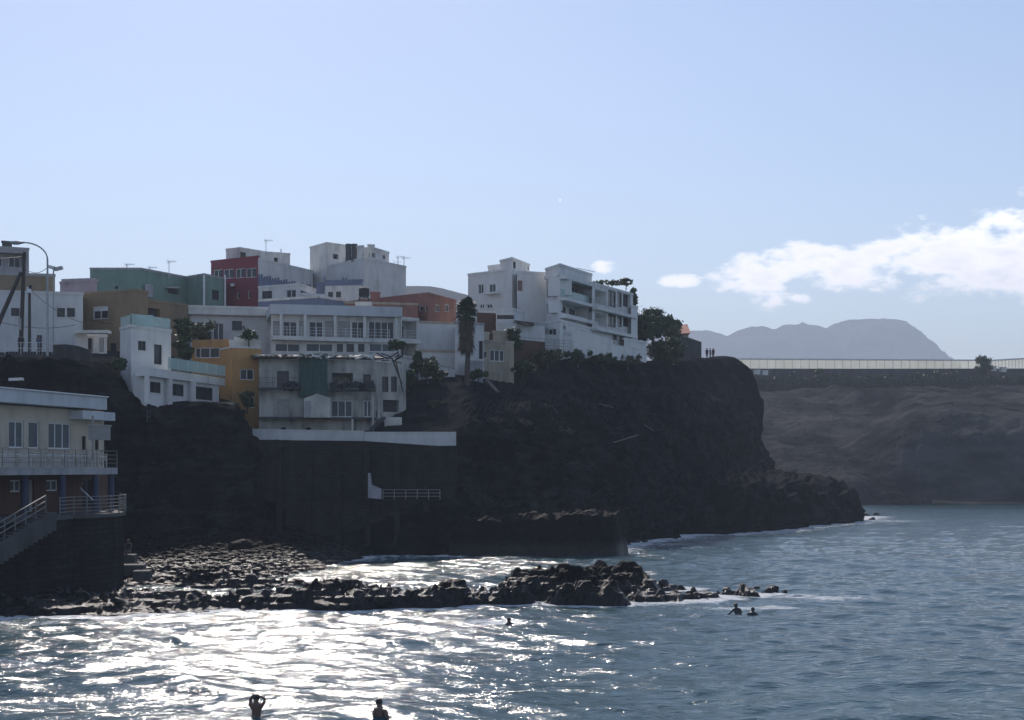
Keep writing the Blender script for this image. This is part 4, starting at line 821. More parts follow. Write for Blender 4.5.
A, B = Vector(GX(-40, 77)), Vector(GX(117, 96)); b.part('railing', rail_mb(A, B, zd, 1.05, 1.5, 4, None, .035), 'rail_grey')
b.part('railing', rail_mb(B, (B.x-2.2, B.y+.8), zd, 1.05, 1.2, 4, None, .04), 'rail_grey')
b.vol('lower_floor', [(-60, 82), (110, 98.5)], 466, .5, 'brick_brown', perp=True, wins=[(0, 10, 480, 21, 492, ('c', 2)), (0, 29, 480, 34, 512, 'sh'), (0, 46, 480, 58, 491, ('c', 2)), (0, 82, 478, 92, 508, ('d', 2))], depth=8, coping=None, ztop=zd-.47)
for q, D in ((24.5, 86), (62, 89.4), (95.5, 93.4), (111, 95.8), (-14, 82.2)):
    m = MB(); A = P(q, 490, D); m.tube([(A.x, A.y, 4.3), (A.x, A.y, zd-.46)], .21, 14); b.part('column', m, 'blue_column', smooth=False)
# round terrace base
zt = ZY(513, 91); pts = []
for q, D in ((-80, 73.5), (-20, 78.5), (20, 81.5), (60, 84.8)): pts.append(GX(q, D))
cx, cy = GX(84, 92); 
for k in range(9): a = R(-75+k*17); pts.append((cx+2.05*math.cos(a)+.1, cy+4.6*math.sin(a)))
pts += [(cx-2, cy+9), (cx-14, cy+4)]
m = MB(); m.prism(pts, -.6, zt-.22); b.part('terrace_base', m, 'masonry'); 
cxy = Vector((sum(p[0] for p in pts)/len(pts), sum(p[1] for p in pts)/len(pts))); pts2 = [tuple(Vector(p)+(Vector(p)-cxy).normalized()*.18) for p in pts]
m = MB(); m.prism(pts2, zt-.215, zt); b.part('terrace_slab', m, 'concrete')
m = MB(); ring = [Vector(p) for p in pts2[3:13]]
for a, c_ in zip(ring[:-1], ring[1:]):
    for k in range(5): zz = zt+.22+k*.21; m.bar((a.x, a.y, zz), (c_.x, c_.y, zz), .05)
    m.bar((a.x, a.y, zt), (a.x, a.y, zt+1.1), .06)
m.bar((ring[-1].x, ring[-1].y, zt), (ring[-1].x, ring[-1].y, zt+1.1), .06); b.part('terrace_railing', m, 'rail_grey')
# stair down to the left with rails
m = MB(); s0, s1 = P(44, 512, 83.6), P(-30, 556, 76)
for k in range(16):
    p = s0+(s1-s0)*k/15; m.box((p.x+.5, p.y-.9, p.z-.5), .55, 1.3, 1.0, .6)
b.part('stair', m, 'concrete')
m = MB()
for dz in (.35, .65, .95): m.bar(s0+Vector((.6, -1.6, dz)), s1+Vector((.6, -1.6, dz)), .05)
for k in range(8): p = s0+(s1-s0)*k/7+Vector((.6, -1.6, 0)); m.bar(p, p+Vector((0, 0, .95)), .05)
b.part('stair_railing', m, 'rail_grey')
m = MB(); m.bar(P(80, 488, 92), P(93, 500, 90.5), .06); b.part('flag_pole', m, 'frame_white')
m = MB(); A = P(88, 430, 92.5); m.box(A+Vector((.3, 0, -.5)), .12, .12, 2.8); m.box(P(99.5, 432.5, 92.5), 1.35, .08, .95); m.box(P(99.5, 425.8, 92.5), 1.5, .2, .08); b.part('hanging_blind', m, 'shutter')
r = root('upturned_boat_hull', P(32, 381, 99), 'thin pale plank lying on the rocks above the restaurant roof', 'plank'); r.name = 'plank'
m = MB(); m.bar(P(26, 382.5, 122.2)+Vector((0, -4, 0)), P(39, 382, 122.2)+Vector((0, -4, 0)), .5, .22); obj('board', m, 'tarp_white', r)
# terrace furniture
def chair_parts(r, x, y, z, rz, mat='frame_white'):
    M_ = Matrix.Translation((x, y, z)) @ Matrix.Rotation(rz, 4, 'Z')
    def q(name, boxes):
        m = MB()
        for c_, s in boxes: m.box(M_ @ Vector(c_), *s, rz)
        obj(name, m, mat, r)
    q('seat', [((0, 0, .45), (.45, .45, .04))]); q('backrest', [((0, .22, .7+.12*k), (.42, .03, .06)) for k in range(-1, 2)]+[((s*.2, .22, .65), (.03, .03, .4)) for s in (-1, 1)])
    for a, c_ in ((-1, -1), (1, -1), (-1, 1), (1, 1)): q('leg', [((a*.2, c_*.2, .215), (.035, .035, .42))])
A, B = Vector(GX(-5, 79.5)), Vector(GX(117, 95.5)); dd = (B-A).normalized(); nn = Vector((-dd.y, dd.x))
posn = ['far left by the wall', 'second from the left', 'in front of the first curtained doors', 'third along the railing', 'in front of the wide curtained doors', 'between the two table groups', 'near the hanging blind', 'under the porch roof', 'at the right corner of the balcony']
for k in range(9):
    t = .04+k*.115; p = A+(B-A)*t+nn*1.0
    ct = root('cafe_table', (p.x, p.y, zd), 'white cafe table on the restaurant balcony, '+posn[k], 'table', 'tables on the restaurant balcony')
    m = MB(); m.tube([(p.x, p.y, zd+.70), (p.x, p.y, zd+.74)], .38, 14); obj('table_top', m, 'frame_white', ct); m = MB(); m.tube([(p.x, p.y, zd), (p.x, p.y, zd+.69)], .04, 8); m.box((p.x, p.y, zd+.02), .4, .4, .04); obj('pedestal', m, 'frame_white', ct)
    for s in (-1, 1):
        c2 = p+dd*s*.62; ch = root('cafe_chair', (c2.x, c2.y, zd), 'white slatted chair %s of the table %s' % ('left' if s < 0 else 'right', posn[k]), 'chair', 'chairs on the restaurant balcony')
        chair_parts(ch, c2.x, c2.y, zd, math.atan2(dd.y, dd.x)+(R(90) if s < 0 else R(-90)))
# landing steps
r = root('stone_steps', P(132, 574, 100), 'pale concrete landing steps at the corner of the restaurant base', 'steps')
for k, (x0, x1, yy, D) in enumerate(((110, 137, 555, 100), (108, 146, 565, 97.5), (132, 152, 571, 96))):
    m = MB(); a, c_ = P(x0, yy, D), P(x1, yy-4, D+1); m.box(((a.x+c_.x)/2, D+.6, a.z-1.2), c_.x-a.x, 1.6, 2.4, .12); obj('step', m, 'concrete', r)
# ================================================================ street furniture
def lamp(label, px, pyb, pyt, arm, D):
    b0 = P(px, pyb, D); r = root('street_lamp', b0, label, 'street lamp'); m = MB(); t = P(px, pyt+18, D); e = P(px+arm, pyt+1, D)
    pts = [b0, b0+(t-b0)*.5, t]; 
    for k in range(1, 9): a = R(90*k/8); pts.append(Vector((t.x+(e.x-t.x)*(1-math.cos(a))*.9, D, t.z+(e.z-t.z)*math.sin(a))))
    m.tube(pts, [.11, .10, .08]+[.06]*8, 10); obj('pole', m, 'lamp_grey', r)
    m = MB(); s = -1 if arm < 0 else 1; h = pts[-1]; m.tube([h+Vector((-s*.1, 0, 0)), h+Vector((s*.15, 0, 0)), h+Vector((s*.5, 0, -.02)), h+Vector((s*.95, 0, .0)), h+Vector((s*1.1, 0, .02))], [.07, .12, .17, .13, .04], 10); obj('lamp_head', m, 'lamp_grey', r, smooth=True)
    m = MB(); m.box(h+Vector((s*.6, 0, -.16)), .5, .2, .05); obj('lens', m, 'glass_rail', r)
lamp('tall grey curved-arm street lamp on the promenade at top left', 47.5, 356, 241.5, -27, 124)
r = root('floodlight_post', P(53.5, 340, 138), 'slim post topped by a bright double floodlight above the white house', 'street lamp')
m = MB(); m.tube([P(53.5, 345, 138.5), P(53.5, 271, 138.5)], .07); obj('pole', m, 'lamp_grey', r)
for q, s in ((51.5, 1), (58.5, -1)):
    m = MB(); A = P(q, 267.3 if s == 1 else 268.6, 138.4); m.box(A, .75, .5, .28, 0, Matrix.Rotation(R(14*s), 4, 'Y')); m.bar(A, P(54, 271, 138.5), .06); obj('floodlight', m, 'tarp_white' if s == 1 else 'lamp_grey', r)
def pole(label, pts, rad, D, extra=None):
    r = root('utility_pole', P(pts[0][0], pts[0][1], D), label, 'pole'); m = MB(); m.tube([P(a, b_, D) for a, b_ in pts], rad, 9); obj('shaft', m, 'wood_pole', r); return r
r = pole('tall dark wooden utility pole on the promenade, left of the street lamp', [(20.5, 352), (22.5, 300), (24.5, 252)], [.2, .17, .14], 126)
m = MB(); m.bar(P(20.5, 256, 125.8), P(25.5, 254, 125.8), .12); obj('crossarm', m, 'wood_pole', r); m = MB(); m.bar(P(20, 330, 125.8), P(20, 318, 125.8), .22); obj('junction_box', m, 'shutter', r)
r = pole('leaning grey strut braced against the tall utility pole', [(-8, 338), (21, 272)], [.22, .15], 125.7)
r = pole('shorter dark utility pole with a white insulator on top, beside the street lamp', [(29.5, 352), (29.5, 288)], [.14, .11], 126)
m = MB(); m.box(P(29, 290, 125.7), .35, .2, .5); obj('insulator', m, 'frame_white', r); m = MB(); m.box(P(30.5, 287, 125.7), .2, .2, .3); obj('cap', m, 'tarp_dark', r)
def sag(a, b_, s=.6, n=10):
    a, b_ = Vector(a), Vector(b_); return [a+(b_-a)*k/n+Vector((0, 0, -s*4*(k/n)*(1-k/n))) for k in range(n+1)]
for i_, (a, c_) in enumerate(((P(29.5, 289, 126), P(83, 323, 142.6)), (P(24, 256, 126), P(-60, 250, 110)), (P(0, 322, 130), P(75, 325, 139)), (P(47, 268, 124), P(24.5, 268, 126)), (P(84, 318, 142), P(145, 322, 150)))):
    m = MB(); m.tube(sag(a, c_, .4), .025, 5)
    tag(obj('power_cable', m, 'wire', loc=a), ['thin cable sagging from the short pole to the white house wall', 'thin cable leaving the tall pole toward the left', 'thin cable running along the long white house front', 'thin cable between street lamp and tall pole', 'thin cable crossing the ochre house front'][i_], 'cable')
# promenade railing + kerb
r = root('promenade_railing', P(20, 355, 123.6), 'thin metal railing along the promenade on top of the rocks', 'railing')
obj('rails', rail_mb(GX(-60, 124), GX(53, 124.6), ZY(354, 124.2), 1.0, 1.3, 2, .25, .04), 'frame_white', r)
wall('low curved grey wall continuing the promenade railing to the right', [(53, 346, 359, 124.5), (65, 345.5, 359, 125), (78, 347, 360, 125.6), (90, 351, 362, 126)], .5, 'dark_wall', cap='concrete')
wall('white plank-like slab edge of the promenade floor', [(-60, 354.6, 357.2, 123.2), (53, 354.8, 357.4, 124)], 2.5, 'concrete')
# antennas
def antenna(label, px, pyb, pyt, D, kind=0):
    r = root('roof_antenna', P(px, pyb, D), label, 'antenna'); m = MB(); m.tube([P(px, pyb+6, D), P(px, pyt, D)], .045, 6); obj('mast', m, 'steel', r); m = MB(); T = P(px, pyt+.6, D)
    m.bar(T+Vector((-.3, 0, 0)), T+Vector((1.0, 0, .05)), .04)
    for k in range(7): x_ = -.25+k*.19; m.bar(T+Vector((x_, 0, -.28+.03*k)), T+Vector((x_, 0, .28-.03*k)), .03)
    if kind: m.bar(T+Vector((-.6, 0, -.7)), T+Vector((.5, 0, -.7)), .04); m.bar(T+Vector((-.6, 0, -.9)), T+Vector((-.6, 0, -.4)), .04)
    obj('aerial', m, 'steel', r)
antenna('thin television aerial on the green building roof', 169, 272, 261, 193); antenna('short aerial at the left part of the green building roof', 127, 268, 264, 191); antenna('small stub aerial on the green roof, between two others', 150, 270, 267, 193)
antenna('television aerial on the penthouse of the red building', 266, 250, 240, 210); antenna('branched aerial on the right edge of the large white block', 398, 262, 256.5, 211, 1); antenna('aerial at the right corner of the large white block', 404, 264, 257.5, 212)
# fallen pole and lines on rocks
for lab, a, c_, w_, mt in (('pale plank leaning on the dark slope below the tan house', P(487, 384, 152), P(498, 396, 149), .35, 'plank'), ('light pipe lying on the cliff slope', P(598, 407, 166), P(612, 411, 166.5), .18, 'plank'), ('bent pipe lower on the cliff slope', P(611, 446, 160), P(637, 438, 163), .12, 'plank'), ('short bright stick on the cliff slope right of the pipes', P(643, 428, 166), P(652, 434, 166), .14, 'plank')):
    m = MB(); m.bar(a+Vector((0, -2, .3)), c_+Vector((0, -2, .3)), w_, .12); tag(obj('plank' if w_ > .3 else 'pipe', m, mt, loc=a), lab, 'debris')

# ================================================================ vegetation
def leaves(cs, n, size, r_, squash=1.0):
    """cs: clump centres (x,y,z,radius); small randomly turned leaf faces"""
    cs = np.array(cs); per = np.maximum(4, (n*cs[:, 3]**2/np.sum(cs[:, 3]**2)).astype(int)); P0 = np.repeat(cs, per, axis=0); N_ = len(P0)
    d = r_.normal(size=(N_, 3)); d /= np.linalg.norm(d, axis=1, keepdims=True); rad = P0[:, 3:4]*(.3+.45*np.abs(r_.normal(size=(N_, 1)))+.3*r_.random((N_, 1))); c0 = P0[:, :3]+d*rad*np.array([1, 1, squash])
    a = r_.normal(size=(N_, 3)); a /= np.linalg.norm(a, axis=1, keepdims=True); b_ = np.cross(a, d+.3*r_.normal(size=(N_, 3))); b_ /= np.linalg.norm(b_, axis=1, keepdims=True)+1e-9
    s = size*(.5+r_.random((N_, 1))); v = np.stack([c0-a*s, c0+b_*s*.45, c0+a*s, c0-b_*s*.45], 1).reshape(-1, 3); f = np.arange(N_*4).reshape(-1, 4); return v, f
def tree(name, label, base, h, w, n, mat='leaf', group=None, trunk=.35, cat='tree', size=.22, seed=1, taper=0):
    r_ = np.random.default_rng(seed); b0 = Vector(base); r = root(name, b0, label, cat, group); cs = []; m = MB(); th = h*trunk
    m.tube([b0+Vector((0, 0, -.6)), b0+Vector((.05*h*r_.normal(), 0, th*.6)), b0+Vector((.05*h*r_.normal(), 0, th*1.4))], [h*.04+.04, h*.03+.02, h*.02+.01], 7)
    k = int(22+w*5)
    for q in range(k):
        u = r_.random()**.8; ang = r_.random()*6.28; zz = th+(h-th)*(.08+.8*r_.random()); env = w/2*(1-taper*(zz-th)/(h-th)) * math.sqrt(max(.15, 1-((zz-th)/(h-th)-.4)**2*1.6)); p = Vector((math.cos(ang)*u*env, math.sin(ang)*u*env, zz)); rr = (.12+.13*r_.random())*min(w, h)*(1-.5*taper*(zz-th)/(h-th))
        cs.append((*(b0+p), rr)); 
        if q % 2 == 0 and trunk > .1: m.tube([b0+Vector((0, 0, th*.8)), b0+p*.6+Vector((0, 0, th*.3)), b0+p], [h*.014+.02, h*.01+.01, .02], 5)
    obj('trunk', m, 'trunk', r); v, f = leaves(cs, n, size, r_, .85); obj('crown', (v, f), mat, r); return r
tree('tree', 'broad dark tree just right of the modern apartments', P(652, 352, 205), 5.9, 3.6, 7000, seed=1); tree('tree', 'rounded dark tree beside the red-roofed house', P(672, 347, 228), 4.6, 3.0, 5000, seed=2)
tree('tree', 'slender dark conifer rising behind the end of the modern apartments', P(633, 345, 199), 8.4, 1.8, 3500, seed=3, taper=.8, trunk=.15); tree('tree', 'dark tree filling the gap below the conifer', P(645, 352, 200), 5.0, 3.6, 4500, seed=4)
tree('tree', 'low dark tree at the foot of the apartment end wall', P(664, 364, 206), 3.6, 5.6, 6000, seed=5, trunk=.1)
tree('bush', 'roof garden bushes on the modern apartments, right end', P(626, 285.5, 190), .9, 1.8, 900, 'leaf_olive', seed=6, trunk=.05, cat='bush', size=.14); tree('bush', 'roof garden bushes on the modern apartments, middle', P(612, 285, 188), .6, 3.2, 900, 'leaf_olive', seed=7, trunk=.05, cat='bush', size=.14); tree('bush', 'small roof plants behind the apartment balcony block', P(600, 284, 186), .4, 2.4, 700, 'leaf_olive', seed=8, trunk=.05, cat='bush', size=.12)
tree('bush', 'grey-green bush in front of the low white house door', P(200, 343, 152), 2.2, 2.8, 2200, 'leaf_olive', seed=9, trunk=.15, cat='bush', size=.16); tree('bush', 'small dark bush on the orange house roof', P(249, 341, 141), 1.1, 1.9, 1100, 'leaf', seed=10, trunk=.1, cat='bush', size=.12)
tree('bush', 'dark creeper-like bush between the villa and the orange house', P(184, 362, 146), 4.6, 1.9, 2600, 'leaf', seed=11, trunk=.05, cat='bush', size=.18); tree('bush', 'bush beside the garage of the orange house', P(247, 408, 137), 1.6, 1.3, 900, 'leaf', seed=12, trunk=.1, cat='bush', size=.14)
for k, (a, c_, D, h_, w_, lb) in enumerate(((428, 378, 148, 2.2, 1.9, 'tall prickly bush against the white garden wall'), (417, 376, 148.5, 2.6, 1.1, 'narrow cactus-like bush at the left of the white garden wall'), (408, 386, 147, 1.6, 1.6, 'dark bush right of the fallen beams'), (440, 380, 149, 1.0, 1.6, 'low bush at the right of the white garden wall'), (478, 380, 151, 1.0, 2.2, 'low bush at the foot of the palm tree'), (522, 374, 160, 1.6, 3.4, 'dark bush below the brick terrace wall'), (548, 364, 165, 1.7, 3.6, 'dark bush under the wire fence'), (578, 362, 168, 1.3, 3.4, 'low bush below the white boundary wall'), (603, 364, 173, 1.2, 3.2, 'low bush below the right of the boundary wall'), (628, 366, 181, 1.2, 3.6, 'low bush below the end terrace of the apartments'), (512, 352, 161, 2.6, 1.8, 'dark bush covering the corner of the tan house'), (120, 370, 127, 1.0, 1.4, 'small scrub bush at the edge of the promenade rocks'), (436, 410, 143, .9, 2.2, 'scrub on the slope under the garden wall'), (398, 350, 148, 1.0, 1.8, 'weeds growing at the end of the broken roof'))):
    tree('bush', lb, P(a, c_, D), h_, w_, int(700*h_*w_**.5+500), 'leaf_olive' if k % 3 == 0 else 'leaf', seed=20+k, trunk=.08, cat='bush', size=.15)
# palm
def palm():
    base = P(467, 380, 150); r = root('palm_tree', base, 'tall fan palm with a thick skirt of dead fronds in the middle of town', 'palm tree'); r_ = np.random.default_rng(3); top = P(466.5, 318, 150); m = MB()
    m.tube([base+Vector((0, 0, -1)), base+(top-base)*.4+Vector((.1, 0, 0)), top], [.30, .24, .26], 10); obj('trunk', m, 'trunk', r)
    def fans(cnt, z0, z1, elo, ehi, ln, wid, droop):
        vs = []; fs = []
        for q in range(cnt):
            az_ = r_.random()*6.28; el_ = R(elo+(ehi-elo)*r_.random()); o0 = top+Vector((0, 0, z0+(z1-z0)*r_.random())); dr = Vector((math.cos(az_)*math.cos(el_), math.sin(az_)*math.cos(el_), math.sin(el_))); c0 = o0+dr*ln*.55; sd_ = dr.cross(Vector((0, 0, 1))).normalized(); up = sd_.cross(dr)
            i0 = len(vs); st = .02; vs += [o0-sd_*st, o0+sd_*st, c0+sd_*st, c0-sd_*st]; fs.append((i0, i0+1, i0+2, i0+3))
            for k in range(11):
                a_ = R(-75+15*k); t_ = dr*math.cos(a_)+sd_*math.sin(a_); l_ = wid*(1-.25*abs(a_))*(.85+.3*r_.random()); tip_ = c0+t_*l_+Vector((0, 0, -droop*l_*(.6+.5*r_.random()))); nrm = (sd_*math.cos(a_)-dr*math.sin(a_))*.055; i0 = len(vs); mid_ = c0+t_*l_*.55; vs += [c0, mid_-nrm, tip_, mid_+nrm]; fs.append((i0, i0+1, i0+2, i0+3))
        mm = MB(); mm.add(vs, fs); return mm
    obj('green_fronds', fans(120, .1, 1.2, -30, 85, 1.15, .85, .35), 'frond', r); obj('dead_frond_skirt', fans(170, -2.6, .4, -80, -30, .95, .8, .6), 'frond_dead', r)
palm()
# hedge and trees on the terrace across the bay
r_ = np.random.default_rng(77)
hw = wall('long dark stone terrace wall under the crop nets across the bay', [(700, 368.5, 393, 446), (860, 368.7, 393, 446), (1010, 368.5, 393, 446), (1200, 368, 393, 446)], 1.5, 'dark_wall')
cnt = 0
for k in range(64):
    px_ = 740+k*4.75+r_.normal()*1.6; h_ = 3.6+2.2*r_.random()**2; b0 = P(px_, 390+2*r_.random(), 441+r_.random()*3)
    if k < 4:
        t = tree('hedge_tree', '', b0, h_, 2.0+1.2*r_.random(), 700, 'leaf' if k % 2 else 'leaf_olive', seed=100+k, trunk=.15, cat='tree', size=.3); protos = globals().setdefault('PR', []); protos.append(t); t['group'] = 'small dark trees along the terrace wall across the bay'; t['label'] = 'small dark tree in the row under the crop nets across the bay'
    else:
        t = copy_tree(PR[k % 4], b0, 'small dark tree in the row under the crop nets across the bay', r_.random()*6, .7+.6*r_.random())
tree('tree', 'bigger dark round tree at the gap between the two crop net houses', P(984, 381, 440), 7.4, 5.0, 1500, seed=201, size=.4)
# crop-net greenhouses
def nethouse(label, x0, x1, yt0, yt1, yb, D, dep):
    r = root('greenhouse', P(x0, yb, D), label, 'greenhouse'); A, B = P(x0, yt0, D), P(x1, yt1, D); zb = ZY(yb, D); m = MB(); n_ = 40; st = MB()
    for k in range(n_):
        a, c_ = A+(B-A)*k/n_, A+(B-A)*(k+1)/n_; s_ = .12*math.sin(k*2.3)
        m.add([(a.x, D, zb), (c_.x, D, zb), (c_.x, D, c_.z), (a.x, D, a.z), (c_.x, D+dep, c_.z+s_), (a.x, D+dep, a.z+s_), (a.x, D, a.z), (c_.x, D, c_.z)], [(0, 1, 2, 3), (6, 7, 4, 5)])
        st.bar((a.x, D-.12, zb), (a.x, D-.12, a.z+.2+.3*random.random()), .08)
        if k % 3 == 0: st.bar((a.x, D-.1, a.z+.1), (c_.x, D-.1, c_.z+.1), .1)
    obj('net_cover', m, 'crop_net', r); obj('posts', st, 'plank', r)
    m = MB(); m.bar(A+Vector((0, -.1, .16)), B+Vector((0, -.1, .16)), .5, .35); obj('ridge_cover', m, 'tarp_white', r)
nethouse('very long pale crop-net greenhouse on the plateau across the bay', 650, 985, 359, 360.8, 374, 452, 40); nethouse('second crop-net greenhouse at the right edge of the plateau', 985, 1120, 361.3, 353.5, 373, 450, 40)
for k, (a, c_) in enumerate(((757, 372.5), (765, 373), (993, 369), (1003, 370))):
    m = MB(); q = P(a, c_, 443); m.box(q, 1.6, 1.2, 1.3, .2); m.box(q+Vector((0, 0, .75)), 1.9, 1.5, .15, .2); tag(obj('storage_tank', m, 'white', loc=q), ['pale tank at the left end of the far terrace wall', 'second pale tank at the left end of the far terrace', 'pale tank beside the big tree across the bay', 'pale tank right of the big tree across the bay'][k], 'tank', 'pale tanks on the far terrace')
# shoreline slabs across bay
for k, (x0, x1, yy, D) in enumerate(((842, 905, 493.5, 304), (880, 935, 499.5, 302))):
    A, B = P(x0, yy, D), P(x1, yy, D); v, f = lump('x', A.x, B.x, D-1, D+4, A.z, 40+k, .4, 4, -1); tag(obj('shore_ledge', (v, f), 'hill_soil', loc=A), ['upper pale flat rock ledge at the foot of the far cliff', 'lower pale flat rock ledge at the far waterline'][k], 'rock')

# ================================================================ boulders
def rock_mesh(s, seed, fl=.7):
    import bmesh
    bm = bmesh.new(); bmesh.ops.create_icosphere(bm, subdivisions=4, radius=1); v = np.array([q.co[:] for q in bm.verts])
    r_ = np.random.default_rng(seed)
    for q in range(9):
        n_ = r_.normal(size=3); n_ /= np.linalg.norm(n_); d = v@n_; t = .55+.25*r_.random(); v = v-np.outer(np.clip(d-t, 0, 9)*.85, n_)
    v *= (1+.10*fbm(v[:, 0]*2+seed, v[:, 1]*2, v[:, 2]*2, 3))[:, None]; v = v*s*np.array([1.2, .95, fl]); f = [[q.index for q in a.verts] for a in bm.faces]; bm.free(); return v, f
ROCKS = {}
def rock(label, px_, py_, w_, group=None, zoff=0, D=None):
    D = D or F*CZ/(py_-HY); k = random.randrange(6); s = w_*D/F/2.3; q = Vector(((px_-512)*D/F, D, zoff+.12*s))
    if k not in ROCKS: v, f = rock_mesh(1, 300+k); o = obj('boulder', (v, f), 'reef_rock'); ROCKS[k] = o
    else: o = ROCKS[k].copy(); COL.objects.link(o)
    o.location = q; o.scale = (s, s, s); o.rotation_euler = (0, 0, random.random()*6.28); return tag(o, label, 'rock', group)
for a in ((858, 518, 9), (866, 516, 10), (876, 515, 8), (850, 521, 7), (843, 522, 6), (872, 520, 9)): rock('small dark sea rock awash off the tip of the headland', *a, group='sea rocks off the headland tip')
rock('large dark boulder at the top of the pebble beach', 240, 550, 30, D=112, zoff=1.4); rock('dark boulder to the left of the large one on the pebble beach', 212, 549, 15, D=114, zoff=1.5); rock('dark boulder beside the large one, nearer the water', 262, 556, 20, D=110, zoff=.9)
rock('dark boulder at the right end of the pebble beach', 318, 562, 22, zoff=.1); rock('low boulder in the shallows at the beach end', 331, 565, 14); rock('flat boulder in the shallows', 296, 566, 16)
for a in ((773, 591, 17), (750, 592, 13), (727, 591, 12), (742, 587, 11), (712, 598, 14), (757, 589, 9), (785, 592, 7)): rock('small black boulder at the outer tip of the reef', *a, group='boulders at the reef tip')
for k in range(190):
    t = random.random(); px_ = 20+690*t; py_ = 612-30*random.random()+(4 if px_ < 500 else -3); h0 = reefH(np.array([(px_-512)*CZ/(py_-HY)]), np.array([F*CZ/(py_-HY)]))[0]
    if h0 < -.1: continue
    rock('black boulder among the rocks of the reef', px_, py_, 7+17*random.random()**2, group='boulders along the reef', zoff=h0-.15)
for a in ((636, 542, 9), (645, 541, 7), (628, 545, 8), (704, 537, 7), (768, 530, 9), (778, 529, 7)): rock('small rock at the waterline under the cliff', *a, group='rocks at the cliff foot')
# pebbles: uncountable
pv_, pf_ = [], []; base_v, base_f = rock_mesh(1, 5, .6)
import bmesh
bm = bmesh.new(); bmesh.ops.create_icosphere(bm, subdivisions=1, radius=1); bv = np.array([q.co[:] for q in bm.verts]); bf = np.array([[q.index for q in a.verts] for a in bm.faces]); bm.free()
r_ = np.random.default_rng(9); N_ = 9000; px_ = r_.uniform(-36, -11, N_*2); py_ = r_.uniform(93, 124, N_*2); h = reefH(px_, py_); ok = h > -.05; px_, py_, h = px_[ok][:N_], py_[ok][:N_], h[ok][:N_]; N_ = len(px_)
s = .08+.22*r_.random(N_)**3; jit = 1+.25*r_.normal(size=(N_, len(bv), 1)); V = bv[None]*jit*s[:, None, None]*np.array([1.2, 1, .6])+np.stack([px_, py_, h+s*.3], 1)[:, None]; Fc = bf[None]+np.arange(N_)[:, None, None]*len(bv)
o = obj('beach_pebbles', (V.reshape(-1, 3), Fc.reshape(-1, 3)), 'reef_rock', loc=(-24, 108, 0)); o['kind'] = 'stuff'

